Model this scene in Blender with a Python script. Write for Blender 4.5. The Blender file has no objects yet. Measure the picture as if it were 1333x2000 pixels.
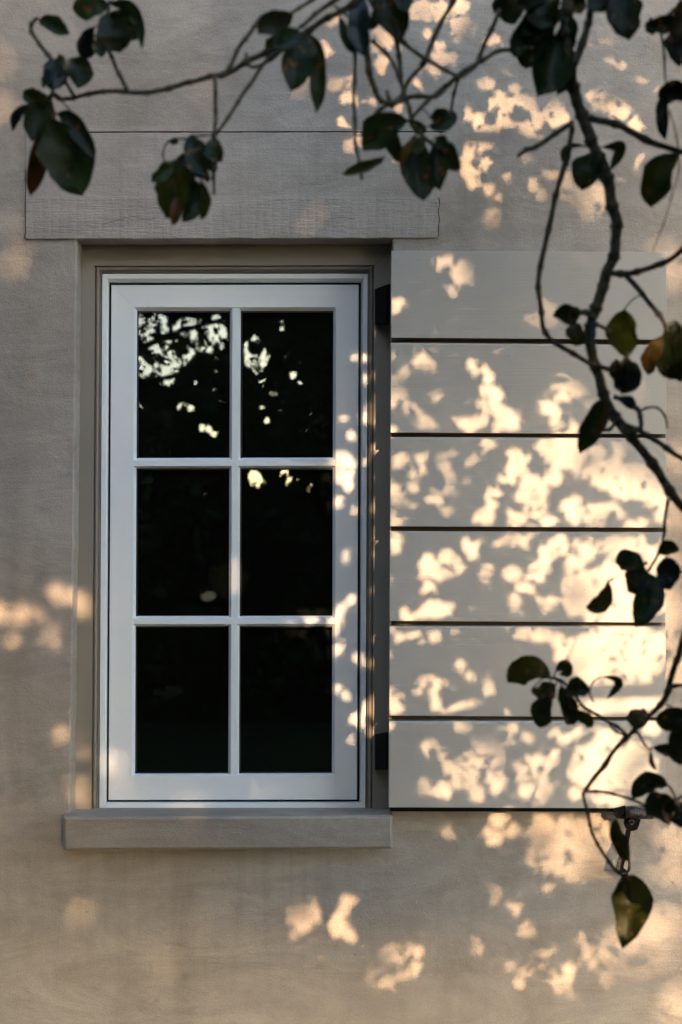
import bpy, bmesh, math, random
import numpy as np
from mathutils import Vector, Matrix, noise

random.seed(7); rng = np.random.default_rng(11)
SC = bpy.context.scene
COL = SC.collection

# ------------------------------------------------------------------ camera, light, exposure
CAM_D, CAM_Z, PITCH, FPX = 3.4, 1.6, math.radians(1.5), 2720.0
SDIR = Vector((0.262, -1.0, 0.255))          # direction from the wall towards the sun
EL = math.atan2(SDIR.z, math.hypot(SDIR.x, SDIR.y))
AZ = math.atan2(SDIR.x, SDIR.y)             # clockwise from +Y

cam = bpy.data.cameras.new('camera'); camo = bpy.data.objects.new('camera', cam); COL.objects.link(camo)
camo.location = (0, -CAM_D, CAM_Z); camo.rotation_euler = (math.pi/2 + PITCH, 0, 0)
cam.sensor_fit = 'VERTICAL'; cam.sensor_height = 36.0; cam.sensor_width = 24.0
cam.lens = 36.0 * FPX / 2000.0
cam.clip_start = 0.05; cam.clip_end = 500
cam.dof.use_dof = True; cam.dof.focus_distance = CAM_D; cam.dof.aperture_fstop = 4.6
SC.camera = camo

W = bpy.data.worlds.new('World'); SC.world = W; W.use_nodes = True
nt = W.node_tree; nt.nodes.clear()
sky = nt.nodes.new('ShaderNodeTexSky'); sky.sky_type = 'NISHITA'; sky.sun_disc = False
sky.sun_elevation = EL; sky.sun_rotation = AZ; sky.dust_density = 1.0; sky.ozone_density = 0.8; sky.altitude = 50
bg = nt.nodes.new('ShaderNodeBackground'); bg.inputs['Strength'].default_value = 0.15
wo = nt.nodes.new('ShaderNodeOutputWorld')
nt.links.new(sky.outputs[0], bg.inputs[0]); nt.links.new(bg.outputs[0], wo.inputs[0])

sun = bpy.data.lights.new('sun', 'SUN'); suno = bpy.data.objects.new('sun', sun); COL.objects.link(suno)
sun.energy = 2.0; sun.angle = math.radians(0.53); sun.color = (1.0, 0.65, 0.37)
suno.rotation_euler = SDIR.to_track_quat('Z', 'Y').to_euler()

SC.view_settings.view_transform = 'Standard'; SC.view_settings.look = 'None'
SC.view_settings.exposure = 2.52; SC.view_settings.gamma = 1.0; SC.view_settings.use_curve_mapping = False
SC.render.engine = 'CYCLES'
SC.cycles.use_denoising = True
SC.cycles.max_bounces = 8; SC.cycles.transparent_max_bounces = 12
SC.cycles.caustics_reflective = False; SC.cycles.caustics_refractive = False

# ------------------------------------------------------------------ picture <-> place
CP, SP = math.cos(PITCH), math.sin(PITCH)
def P(px, py, y=0.0):
    """World point on the plane Y=y seen at photo pixel (px, py)."""
    a = (px - 666.5) / FPX; b = (1000 - py) / FPX
    dx, dy, dz = a, CP - b*SP, SP + b*CP
    t = (y + CAM_D) / dy
    return Vector((dx*t, y, CAM_Z + dz*t))
def proj(p):
    """(N,3) world points -> photo pixels and depth."""
    x = p[:, 0]; y = p[:, 1] + CAM_D; z = p[:, 2] - CAM_Z
    d = y*CP + z*SP; up = -y*SP + z*CP
    d_ = np.where(np.abs(d) < 1e-6, 1e-6, d)
    return 666.5 + FPX*x/d_, 1000 - FPX*up/d_, d

# ------------------------------------------------------------------ helpers
def link_mesh(name, me, mats, parent=None, smooth=False):
    for m in (mats if isinstance(mats, (list, tuple)) else [mats]):
        me.materials.append(m)
    if smooth:
        me.polygons.foreach_set('use_smooth', [True]*len(me.polygons))
    o = bpy.data.objects.new(name, me); COL.objects.link(o)
    if parent: o.parent = parent
    return o
def mesh_obj(name, v, f, mat, parent=None, smooth=False, bevel=0, seg=2, mi=None):
    me = bpy.data.meshes.new(name); me.from_pydata([tuple(a) for a in v], [], f)
    if mi: me.polygons.foreach_set('material_index', mi)
    bm = bmesh.new(); bm.from_mesh(me); 
    bmesh.ops.recalc_face_normals(bm, faces=bm.faces)
    if bevel: bmesh.ops.bevel(bm, geom=[e for e in bm.edges if len(e.link_faces) == 2 and e.calc_face_angle(0) > 0.5], offset=bevel, segments=seg, affect='EDGES', clamp_overlap=True)
    bm.to_mesh(me); bm.free(); me.update()
    return link_mesh(name, me, mat, parent, smooth)
def tag(o, label=None, cat=None, group=None, kind=None):
    if label: o['label'] = label
    if cat: o['category'] = cat
    if group: o['group'] = group
    if kind: o['kind'] = kind
    return o
def empty(name, loc=(0, 0, 0)):
    o = bpy.data.objects.new(name, None); COL.objects.link(o); o.empty_display_size = 0.1
    return o      # kept at the origin so children hold world coordinates
def prism(name, quad, yf, yb, mat, parent=None, bevel=0.0, seg=2):
    """quad: photo pixels of the front outline seen at depth yf; straight back to yb."""
    pts = [P(x, y, yf) for x, y in quad]; n = len(pts)
    v = pts + [Vector((p.x, yb, p.z)) for p in pts]
    f = [list(range(n)), list(range(2*n-1, n-1, -1))] + [[i, i+n, (i+1) % n + n, (i+1) % n] for i in range(n)]
    return mesh_obj(name, v, f, mat, parent, bevel=bevel, seg=seg)
def box(name, lo, hi, mat, parent=None, bevel=0.0):
    v = [(x, y, z) for x in (lo[0], hi[0]) for y in (lo[1], hi[1]) for z in (lo[2], hi[2])]
    f = [[0,1,3,2],[4,6,7,5],[0,4,5,1],[2,3,7,6],[0,2,6,4],[1,5,7,3]]
    return mesh_obj(name, v, f, mat, parent, bevel=bevel)
def ring_side(name, loops, side, mat, parent=None, gap=0.0004, open_end=None):
    """One mitred side (0 top,1 right,2 bottom,3 left) of a frame; loops = [(TL,TR,BR,BL) px, depth]."""
    v, f = [], []
    for q, y in loops:
        a, b = P(*q[side], y), P(*q[(side+1) % 4], y)
        d = (b-a).normalized()*gap
        v += [a+d, b-d]
    for i in range(len(loops)-1):
        f.append([2*i, 2*i+1, 2*i+3, 2*i+2])
    # close the body at the back
    n = len(loops); yb = max(y for q, y in loops) + 0.03
    v += [Vector((v[0].x, yb, v[0].z)), Vector((v[1].x, yb, v[1].z)), Vector((v[2*n-2].x, yb, v[2*n-2].z)), Vector((v[2*n-1].x, yb, v[2*n-1].z))]
    f.append([0, 2*n, 2*n+1, 1]); f.append([2*n-2, 2*n-1, 2*n+3, 2*n+2]); f.append([2*n, 2*n+2, 2*n+3, 2*n+1])
    f.append([2*i for i in range(n)] + [2*n+2, 2*n]); f.append([2*i+1 for i in range(n)] + [2*n+3, 2*n+1])
    return mesh_obj(name, v, f, mat, parent)
def catmull(pts, k=6):
    out = []; n = len(pts)
    for i in range(n-1):
        p0 = pts[max(i-1, 0)]; p1 = pts[i]; p2 = pts[i+1]; p3 = pts[min(i+2, n-1)]
        for j in range(k):
            t = j/k
            out.append(0.5*((2*p1) + (p2-p0)*t + (2*p0-5*p1+4*p2-p3)*t*t + (3*p1-p0-3*p2+p3)*t**3))
    out.append(pts[-1].copy()); return out
def tube_geo(pts, rad, sides=8, rough=0.1, v=None, f=None, close=True):
    v = [] if v is None else v; f = [] if f is None else f
    base = len(v); n = len(pts); up = Vector((0.13, 1, 0.21)).normalized()
    for i, p in enumerate(pts):
        t = (pts[min(i+1, n-1)] - pts[max(i-1, 0)])
        t = t.normalized() if t.length > 1e-9 else Vector((0, 0, 1))
        a = t.cross(up)
        if a.length < 1e-3: a = t.cross(Vector((1, 0, 0)))
        a.normalize(); b = t.cross(a)
        for k in range(sides):
            th = 2*math.pi*k/sides
            r = rad[i]*(1 + rough*noise.noise(p*90 + Vector((math.cos(th), math.sin(th), 0))*1.3))
            v.append(p + a*(r*math.cos(th)) + b*(r*math.sin(th)))
    for i in range(n-1):
        for k in range(sides):
            f.append([base+i*sides+k, base+i*sides+(k+1) % sides, base+(i+1)*sides+(k+1) % sides, base+(i+1)*sides+k])
    if close:
        f.append([base+k for k in range(sides)]); f.append([base+(n-1)*sides+k for k in range(sides-1, -1, -1)])
    return v, f

# ------------------------------------------------------------------ materials
def new_mat(name):
    m = bpy.data.materials.new(name); m.use_nodes = True
    return m, m.node_tree, m.node_tree.nodes['Principled BSDF']
def N(t, kind, **kw):
    n = t.nodes.new(kind)
    for k, v in kw.items():
        if k in n.inputs: n.inputs[k].default_value = v
        else: setattr(n, k, v)
    return n
def ramp(t, fac, stops):
    r = t.nodes.new('ShaderNodeValToRGB'); e = r.color_ramp.elements
    e[0].position, e[0].color = stops[0][0], (*stops[0][1], 1)
    e[1].position, e[1].color = stops[-1][0], (*stops[-1][1], 1)
    for p, c in stops[1:-1]:
        x = e.new(p); x.color = (*c, 1)
    t.links.new(fac, r.inputs[0]); return r.outputs[0]
def g(v): return (v, v, v)
def mixc(t, a, b, fac, mode='MIX'):
    m = t.nodes.new('ShaderNodeMix'); m.data_type = 'RGBA'; m.blend_type = mode
    for s, x in ((m.inputs[6], a), (m.inputs[7], b), (m.inputs[0], fac)):
        if hasattr(x, 'links'): t.links.new(x, s)
        elif isinstance(x, (int, float)): s.default_value = x
        else: s.default_value = (*x, 1)
    return m.outputs[2]
def bump(t, b, height, dist, strength=1.0, prev=None):
    n = N(t, 'ShaderNodeBump', Distance=dist, Strength=strength)
    t.links.new(height, n.inputs['Height'])
    if prev: t.links.new(prev, n.inputs['Normal'])
    t.links.new(n.outputs[0], b.inputs['Normal']); return n.outputs[0]

def plaster(name, c1, c2, c3, grain=1.0, tooled=False):
    m, t, b = new_mat(name)
    tc = N(t, 'ShaderNodeTexCoord').outputs['Object']
    def no(scale, detail=4, rough=0.55, vec=tc, dist=0.0):
        n = N(t, 'ShaderNodeTexNoise', Scale=scale, Detail=detail, Roughness=rough, Distortion=dist); t.links.new(vec, n.inputs['Vector']); return n.outputs['Fac']
    big = no(1.6, 5, 0.6, dist=0.6); mid = no(9, 6, 0.65, dist=0.4)
    mp = N(t, 'ShaderNodeMapping'); mp.inputs['Scale'].default_value = (7, 7, 1.1); t.links.new(tc, mp.inputs[0])
    streak = no(1.0, 5, 0.6, mp.outputs[0])
    c = mixc(t, c1, c2, ramp(t, big, [(0.36, g(0)), (0.64, g(1))]))
    c = mixc(t, c, c3, ramp(t, mid, [(0.5, g(0)), (0.72, g(0.55))]))
    c = mixc(t, c, (c3[0]*0.82, c3[1]*0.82, c3[2]*0.8), ramp(t, streak, [(0.52, g(0)), (0.74, g(0.4))]))
    fine = no(230, 4, 0.75)
    tv_ = N(t, 'ShaderNodeMapping'); tv_.inputs['Scale'].default_value = (3, 3, 9); tv_.inputs['Rotation'].default_value = (0, 0.35, 0); t.links.new(tc, tv_.inputs[0])
    trow = no(1.0, 6, 0.68, tv_.outputs[0], 1.6)
    c = mixc(t, c, ramp(t, trow, [(0.38, g(0.86)), (0.62, g(1.12))]), 0.7, 'MULTIPLY')
    sz = N(t, 'ShaderNodeSeparateXYZ'); t.links.new(tc, sz.inputs[0])
    mz = N(t, 'ShaderNodeMapRange'); zb = P(0, 1660).z; mz.inputs['From Min'].default_value = zb-0.42; mz.inputs['From Max'].default_value = zb; t.links.new(sz.outputs['Z'], mz.inputs['Value'])
    mx1 = N(t, 'ShaderNodeMapRange'); mx1.inputs['From Min'].default_value = P(800, 0).x; mx1.inputs['From Max'].default_value = P(740, 0).x; t.links.new(sz.outputs['X'], mx1.inputs['Value'])
    mps = N(t, 'ShaderNodeMapping'); mps.inputs['Scale'].default_value = (30, 30, 1.6); t.links.new(tc, mps.inputs[0])
    run = ramp(t, no(1.0, 4, 0.6, mps.outputs[0]), [(0.45, g(0)), (0.75, g(0.32))])
    m1 = N(t, 'ShaderNodeMath', operation='MULTIPLY'); t.links.new(mz.outputs[0], m1.inputs[0]); t.links.new(mx1.outputs[0], m1.inputs[1])
    m2 = N(t, 'ShaderNodeMath', operation='MULTIPLY'); t.links.new(m1.outputs[0], m2.inputs[0]); t.links.new(run, m2.inputs[1])
    cut = N(t, 'ShaderNodeMath', operation='LESS_THAN'); cut.inputs[1].default_value = zb; t.links.new(sz.outputs['Z'], cut.inputs[0])
    m3 = N(t, 'ShaderNodeMath', operation='MULTIPLY'); t.links.new(m2.outputs[0], m3.inputs[0]); t.links.new(cut.outputs[0], m3.inputs[1])
    c = mixc(t, c, (c3[0]*0.6, c3[1]*0.6, c3[2]*0.58), m3.outputs[0])
    vk = N(t, 'ShaderNodeTexVoronoi', Scale=1.1); vk.feature = 'DISTANCE_TO_EDGE'
    wd = N(t, 'ShaderNodeTexNoise', Scale=3.0, Detail=6.0); t.links.new(tc, wd.inputs['Vector'])
    wa = N(t, 'ShaderNodeVectorMath', operation='ADD'); t.links.new(tc, wa.inputs[0]); t.links.new(wd.outputs['Color'], wa.inputs[1]); t.links.new(wa.outputs[0], vk.inputs['Vector'])
    ck = N(t, 'ShaderNodeMath', operation='MULTIPLY'); t.links.new(ramp(t, vk.outputs['Distance'], [(0.0008, g(0.6)), (0.0022, g(0))]), ck.inputs[0]); t.links.new(ramp(t, mid, [(0.5, g(0)), (0.56, g(1))]), ck.inputs[1])
    c = mixc(t, c, ramp(t, fine, [(0.34, g(0.7)), (0.66, g(1.22))]), 0.38, 'MULTIPLY')
    vo = N(t, 'ShaderNodeTexVoronoi', Scale=26.0); t.links.new(tc, vo.inputs['Vector'])
    vm = N(t, 'ShaderNodeTexNoise', Scale=7.3, Detail=2.0); t.links.new(tc, vm.inputs['Vector'])
    vs = N(t, 'ShaderNodeSeparateColor'); t.links.new(vo.outputs['Color'], vs.inputs[0])
    pm = N(t, 'ShaderNodeMath', operation='MULTIPLY'); t.links.new(ramp(t, vo.outputs['Distance'], [(0.025, g(0.8)), (0.055, g(0))]), pm.inputs[0]); t.links.new(ramp(t, vs.outputs[0], [(0.86, g(0)), (0.88, g(1))]), pm.inputs[1]); pit = pm.outputs[0]
    c = mixc(t, c, (0.05, 0.045, 0.04), pit)
    t.links.new(c, b.inputs['Base Color']); b.inputs['Roughness'].default_value = 0.92
    b.inputs['Specular IOR Level'].default_value = 0.25
    n1 = bump(t, b, no(26, 5, 0.6, dist=0.5), 0.004*grain, 0.75)
    n1 = bump(t, b, trow, 0.006*grain, 0.6, n1)
    n2 = bump(t, b, no(240, 4, 0.75), 0.0021*grain, 1.0, n1)
    n3 = n2
    if tooled:
        mp3 = N(t, 'ShaderNodeMapping'); mp3.inputs['Scale'].default_value = (20, 20, 200); t.links.new(tc, mp3.inputs[0])
        tool = no(1.0, 3, 0.55, mp3.outputs[0], dist=0.5)
        wv = N(t, 'ShaderNodeTexWave', Scale=15.0, Distortion=2.2, Detail=2.0); wv.bands_direction = 'X'; wv.inputs['Detail Scale'].default_value = 2.0
        t.links.new(tc, wv.inputs['Vector'])
        sx = N(t, 'ShaderNodeSeparateXYZ'); t.links.new(tc, sx.inputs[0])
        zl = P(0, 386).z; zh = P(0, 345).z
        mr = N(t, 'ShaderNodeMapRange'); mr.inputs['From Min'].default_value = zl-0.004; mr.inputs['From Max'].default_value = zl+0.004; mr.inputs['To Min'].default_value = 1.0; mr.inputs['To Max'].default_value = 0.35
        t.links.new(sx.outputs['Z'], mr.inputs['Value'])
        mu = N(t, 'ShaderNodeMath', operation='MULTIPLY'); t.links.new(tool, mu.inputs[0]); t.links.new(mr.outputs[0], mu.inputs[1])
        mw = N(t, 'ShaderNodeMath', operation='MULTIPLY'); t.links.new(mu.outputs[0], mw.inputs[0])
        wr = ramp(t, wv.outputs['Fac'], [(0.05, g(0.72)), (0.6, g(1.0))]); t.links.new(wr, mw.inputs[1])
        bump(t, b, mw.outputs[0], 0.0028, 0.9, n3)
    return m
M_wall = plaster('wall_plaster', (0.435, 0.390, 0.343), (0.362, 0.318, 0.272), (0.295, 0.254, 0.214))
M_lintel = plaster('lintel_stone', (0.425, 0.382, 0.338), (0.375, 0.335, 0.293), (0.32, 0.283, 0.246), 0.6, True)
M_sill = plaster('sill_render', (0.35, 0.315, 0.275), (0.31, 0.275, 0.235), (0.27, 0.235, 0.20), 0.8)

def paint(name, col, rough=0.4, grain=0.0, dirt=0.25, spec=0.5):
    m, t, b = new_mat(name)
    tc = N(t, 'ShaderNodeTexCoord').outputs['Object']
    n = N(t, 'ShaderNodeTexNoise', Scale=5.0, Detail=6.0, Roughness=0.65); t.links.new(tc, n.inputs['Vector'])
    c = mixc(t, col, tuple(x*0.80 for x in col), ramp(t, n.outputs['Fac'], [(0.45, g(0)), (0.75, g(dirt*2))]))
    vo = N(t, 'ShaderNodeTexVoronoi', Scale=16.0); t.links.new(tc, vo.inputs['Vector'])
    pit = ramp(t, vo.outputs['Distance'], [(0.016, g(0.8)), (0.026, g(0))])
    c = mixc(t, c, (0.12, 0.11, 0.10), pit)
    t.links.new(c, b.inputs['Base Color']); b.inputs['Roughness'].default_value = rough
    b.inputs['Specular IOR Level'].default_value = spec
    n2 = N(t, 'ShaderNodeTexNoise', Scale=90.0, Detail=3.0); t.links.new(tc, n2.inputs['Vector'])
    p = bump(t, b, n2.outputs['Fac'], 0.0006, 0.6)
    if grain:
        mp = N(t, 'ShaderNodeMapping'); mp.inputs['Scale'].default_value = (5, 5, 420); t.links.new(tc, mp.inputs[0])
        n3 = N(t, 'ShaderNodeTexNoise', Scale=1.0, Detail=4.0, Roughness=0.6); t.links.new(mp.outputs[0], n3.inputs['Vector'])
        bump(t, b, n3.outputs['Fac'], 0.0009*grain, 0.8, p)
    return m
M_casing = paint('casing_paint', (0.25, 0.225, 0.188), 0.42, 0.2)
M_white = paint('white_gloss_paint', (0.83, 0.87, 0.90), 0.28, 0.0, 0.08)
M_gasket = paint('black_rubber', (0.012, 0.012, 0.013), 0.5)
M_shutter = paint('shutter_paint', (0.435, 0.408, 0.372), 0.5, 0.8, 0.25)
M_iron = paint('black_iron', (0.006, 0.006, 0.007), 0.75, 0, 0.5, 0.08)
M_steel, t_, b_ = new_mat('worn_iron'); b_.inputs['Base Color'].default_value = (0.17, 0.155, 0.15, 1); b_.inputs['Metallic'].default_value = 0.7; b_.inputs['Roughness'].default_value = 0.5
tc_ = N(t_, 'ShaderNodeTexCoord').outputs['Object']; nz_ = N(t_, 'ShaderNodeTexNoise', Scale=220.0, Detail=4.0); t_.links.new(tc_, nz_.inputs['Vector'])
t_.links.new(ramp(t_, nz_.outputs['Fac'], [(0.35, (0.03, 0.025, 0.023)), (0.75, (0.12, 0.11, 0.11))]), b_.inputs['Base Color']); bump(t_, b_, nz_.outputs['Fac'], 0.001, 0.8)
M_crack, _, b_ = new_mat('crack_shadow'); b_.inputs['Base Color'].default_value = (0.06, 0.052, 0.045, 1); b_.inputs['Roughness'].default_value = 1
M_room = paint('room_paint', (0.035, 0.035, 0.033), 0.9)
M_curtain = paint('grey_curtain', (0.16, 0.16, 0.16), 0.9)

M_glass = bpy.data.materials.new('window_glass'); M_glass.use_nodes = True; t = M_glass.node_tree; t.nodes.clear()
fr = N(t, 'ShaderNodeFresnel', IOR=1.62); tr = N(t, 'ShaderNodeBsdfTransparent', Color=(0.62, 0.66, 0.64, 1)); gl = N(t, 'ShaderNodeBsdfGlossy', Roughness=0.0, Color=(0.86, 0.97, 1, 1))
mx = N(t, 'ShaderNodeMixShader'); ou = N(t, 'ShaderNodeOutputMaterial')
t.links.new(fr.outputs[0], mx.inputs[0]); t.links.new(tr.outputs[0], mx.inputs[1]); t.links.new(gl.outputs[0], mx.inputs[2]); t.links.new(mx.outputs[0], ou.inputs[0])

def leaf_mat(name, c_a, c_b, spot=None, trans=0.35, rough=0.48):
    m, t, b = new_mat(name)
    tc = N(t, 'ShaderNodeTexCoord').outputs['Object']
    oi = N(t, 'ShaderNodeObjectInfo')
    n = N(t, 'ShaderNodeTexNoise', Scale=38.0, Detail=4.0, Roughness=0.6); t.links.new(tc, n.inputs['Vector'])
    c = mixc(t, c_a, c_b, ramp(t, n.outputs['Fac'], [(0.35, g(0)), (0.68, g(1))]))
    hs = N(t, 'ShaderNodeHueSaturation'); t.links.new(c, hs.inputs['Color'])
    mr = N(t, 'ShaderNodeMapRange'); mr.inputs['To Min'].default_value = 0.475; mr.inputs['To Max'].default_value = 0.52; t.links.new(oi.outputs['Random'], mr.inputs['Value']); t.links.new(mr.outputs[0], hs.inputs['Hue'])
    mv = N(t, 'ShaderNodeMapRange'); mv.inputs['To Min'].default_value = 0.75; mv.inputs['To Max'].default_value = 1.3; t.links.new(oi.outputs['Random'], mv.inputs['Value']); t.links.new(mv.outputs[0], hs.inputs['Value'])
    c = hs.outputs[0]
    if spot:
        n2 = N(t, 'ShaderNodeTexNoise', Scale=70.0, Detail=2.0); t.links.new(tc, n2.inputs['Vector'])
        c = mixc(t, c, spot, ramp(t, n2.outputs['Fac'], [(0.64, g(0)), (0.69, g(1))]))
    t.links.new(c, b.inputs['Base Color']); b.inputs['Roughness'].default_value = rough
    b.inputs['Specular IOR Level'].default_value = 0.22
    bump(t, b, n.outputs['Fac'], 0.001, 0.6)
    tl = N(t, 'ShaderNodeBsdfTranslucent'); 
    hs2 = N(t, 'ShaderNodeHueSaturation', Hue=0.47, Saturation=1.15, Value=1.8); t.links.new(c, hs2.inputs['Color']); t.links.new(hs2.outputs[0], tl.inputs['Color'])
    mx = N(t, 'ShaderNodeMixShader', Fac=trans); t.links.new(b.outputs[0], mx.inputs[1]); t.links.new(tl.outputs[0], mx.inputs[2])
    t.links.new(mx.outputs[0], t.nodes['Material Output'].inputs[0])
    return m
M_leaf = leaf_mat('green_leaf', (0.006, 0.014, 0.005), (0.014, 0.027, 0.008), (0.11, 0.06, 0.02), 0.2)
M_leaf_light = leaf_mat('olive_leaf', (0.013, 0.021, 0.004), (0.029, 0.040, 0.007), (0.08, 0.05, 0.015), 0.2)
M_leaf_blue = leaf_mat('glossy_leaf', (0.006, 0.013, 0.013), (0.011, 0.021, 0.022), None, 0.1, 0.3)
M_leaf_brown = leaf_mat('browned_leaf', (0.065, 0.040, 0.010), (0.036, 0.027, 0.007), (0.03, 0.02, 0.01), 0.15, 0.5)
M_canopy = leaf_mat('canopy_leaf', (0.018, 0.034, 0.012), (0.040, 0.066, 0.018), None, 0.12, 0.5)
def bark_mat(name, a, b2):
    m, t, b = new_mat(name)
    tc = N(t, 'ShaderNodeTexCoord').outputs['Object']
    n = N(t, 'ShaderNodeTexNoise', Scale=95.0, Detail=5.0, Roughness=0.7); t.links.new(tc, n.inputs['Vector'])
    t.links.new(ramp(t, n.outputs['Fac'], [(0.35, a), (0.66, b2)]), b.inputs['Base Color'])
    b.inputs['Roughness'].default_value = 0.85; bump(t, b, n.outputs['Fac'], 0.003, 1.0); return m
M_bark = bark_mat('branch_bark', (0.014, 0.013, 0.007), (0.11, 0.10, 0.056))
M_trunk = bark_mat('trunk_bark', (0.05, 0.045, 0.035), (0.14, 0.125, 0.10))
M_grass = leaf_mat('lawn_grass', (0.018, 0.026, 0.009), (0.03, 0.04, 0.014), None, 0.1, 0.8)
m_, t_, b_ = new_mat('pale_gravel'); M_gravel = m_
tc_ = N(t_, 'ShaderNodeTexCoord').outputs['Object']; v_ = N(t_, 'ShaderNodeTexVoronoi', Scale=45.0); t_.links.new(tc_, v_.inputs['Vector'])
t_.links.new(ramp(t_, v_.outputs['Distance'], [(0.0, (0.20, 0.185, 0.17)), (0.6, (0.085, 0.08, 0.075))]), b_.inputs['Base Color']); b_.inputs['Roughness'].default_value = 0.95; bump(t_, b_, v_.outputs['Distance'], 0.01, 0.8)

# ------------------------------------------------------------------ ground
o = mesh_obj('ground', [(-300, -300, 0), (300, -300, 0), (300, 300, 0), (-300, 300, 0)], [[0, 1, 2, 3]], M_grass); tag(o, kind='structure')
o = mesh_obj('bounce_gravel', [(-9, -4.6, 0.004), (9, -4.6, 0.004), (9, -0.02, 0.004), (-9, -0.02, 0.004)], [[0, 1, 2, 3]], M_gravel); tag(o, kind='structure')  # unseen gravel strip, added to bounce light up onto the wall

# ------------------------------------------------------------------ house wall with its opening
wall = empty('house_wall'); tag(wall, 'taupe rendered house wall around the white window, mottled with dappled sunlight', 'wall')
def jit(a, b, n, amp, seed):
    out = []
    L = (b-a); nrm = Vector((-L.z, 0, L.x)).normalized()
    for i in range(n):
        t = i/n; p = a + L*t
        k = amp*(noise.noise(Vector((p.x*35+seed, p.z*35, seed))) + 0.5*noise.noise(Vector((p.x*120, p.z*120, seed))))
        out.append(p + (nrm*k if i else Vector()))
    return out
OP = [(151, 466), (767, 464.5), (763, 1600), (137, 1600)]      # opening outline on the wall plane
op = [P(x, y, 0) for x, y in OP]; op[0].z += 0.003; op[1].z += 0.003
ns = 40
inner = sum([jit(op[i], op[(i+1) % 4], ns, 0.0016, 3.1+i) for i in range(4)], [])
X0, X1, Z0, Z1 = -7.0, 7.0, -0.1, 6.2
oc = [Vector((X0, 0, Z1)), Vector((X1, 0, Z1)), Vector((X1, 0, Z0)), Vector((X0, 0, Z0))]
outer = sum([[oc[i] + (oc[(i+1) % 4]-oc[i])*(k/ns) for k in range(ns)] for i in range(4)], [])
n = len(inner); ctr = (op[0]+op[2])*0.5
def inset(p, d, y):
    return Vector((p.x + d*(1 if p.x < ctr.x else -1)*(1 if abs(p.x-ctr.x) > 0.33 else 0), y, p.z))
rings = [outer, [inset(p, -0.004, 0) for p in inner], [inset(p, -0.0012, 0.0012) for p in inner], [inset(p, 0, 0.005) for p in inner], [Vector((p.x, 0.16, p.z)) for p in inner]]
v = sum(rings, []); f = []
for r in range(len(rings)-1):
    for i in range(n):
        f.append([r*n+i, r*n+(i+1) % n, (r+1)*n+(i+1) % n, (r+1)*n+i])
o = mesh_obj('wall_face', v, f, M_wall, wall)
mesh_obj('wall_end', [(X0, 0, Z0), (X0, 6, Z0), (X0, 6, Z1), (X0, 0, Z1), (X1, 0, Z0), (X1, 6, Z0), (X1, 6, Z1), (X1, 0, Z1)], [[0, 1, 2, 3], [4, 7, 6, 5], [3, 2, 6, 7], [1, 5, 6, 2]], M_wall, wall)

def rough_slab(name, quad, yf, yb, mat, parent, amp, seed, n=60, lip=0.003):
    pts = [P(x, y, yf) for x, y in quad]
    front = sum([jit(pts[i], pts[(i+1) % 4], n, amp, seed+i) for i in range(4)], [])
    c = sum(pts, Vector())/4; m = len(front)
    ins = [Vector((p.x + (c.x-p.x)*lip/max(abs(c.x-p.x), .02), yf, p.z + (c.z-p.z)*lip/max(abs(c.z-p.z), .02))) for p in front]
    r1 = [Vector((p.x, yf+lip*0.8, p.z)) for p in front]; r2 = [Vector((p.x, yb, p.z)) for p in front]
    v = ins + r1 + r2
    f = [list(range(m))] + [[a*m+i, a*m+(i+1) % m, (a+1)*m+(i+1) % m, (a+1)*m+i] for a in range(2) for i in range(m)]
    return mesh_obj(name, v, f, mat, parent)
rough_slab('lintel', [(50, 259.5), (858, 258), (857, 464.5), (50, 467)], -0.005, 0.16, M_lintel, wall, 0.0011, 20.0, lip=0.0018)['label'] = 'grey stone lintel scored with fine horizontal tool marks'
rough_slab('lintel_cap', [(62, 247), (872, 246), (872, 256), (62, 257)], -0.005, 0.02, M_lintel, wall, 0.0012, 30.0, lip=0.0015)
o = prism('joint', [(60, 256.4), (866, 255.6), (866, 258.8), (60, 260.2)], -0.0012, 0.01, M_crack, wall)
def crack(pts, r):
    v, f = tube_geo(catmull([P(x, y, -0.0052) for x, y in pts], 5), [r*0.7]*(5*(len(pts)-1)+1), 5, 0.5)
    mesh_obj('crack', v, f, M_crack, wall)
crack([(200, 438), (222, 432), (240, 427), (258, 423), (272, 425), (290, 428), (305, 427)], 0.0007)
crack([(224, 434), (226, 440)], 0.0007)
crack([(640, 428), (655, 426), (672, 425), (690, 427)], 0.0006)
crack([(857.5, 385), (859, 400), (856.5, 412), (858.5, 428), (857, 446), (857.5, 462)], 0.0013)
crack([(49.5, 330), (50.5, 370), (49.5, 410), (50.5, 450), (50, 466), (90, 468), (146, 467.5)], 0.0012)

sill = rough_slab('window_sill', [(124, 1596), (767, 1593), (767, 1658), (125, 1661)], -0.047, 0.02, M_sill, wall, 0.0010, 40.0, lip=0.006)
# sloping top of the sill, running back into the opening
sv = [P(124, 1596, -0.047)+Vector((.004, .006, -.001)), P(767, 1593, -0.047)+Vector((-.004, .006, -.001))]
zt = P(400, 1576, 0.075).z
sv += [Vector((sv[1].x, -0.001, zt-0.006)), Vector((op[2].x-0.001, -0.001, zt-0.006)), Vector((op[2].x-0.001, 0.13, zt)), Vector((op[3].x+0.001, 0.13, zt)), Vector((op[3].x+0.001, -0.001, zt-0.006)), Vector((sv[0].x, -0.001, zt-0.006))]
lowz = sv[0].z - 0.02
vb = [Vector((p.x, p.y, lowz)) for p in sv]; m = len(sv)
mesh_obj('sill_top', sv+vb, [list(range(m)), list(range(2*m-1, m-1, -1))] + [[i, i+m, (i+1) % m+m, (i+1) % m] for i in range(m)], M_sill, wall, bevel=0.0015)

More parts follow.
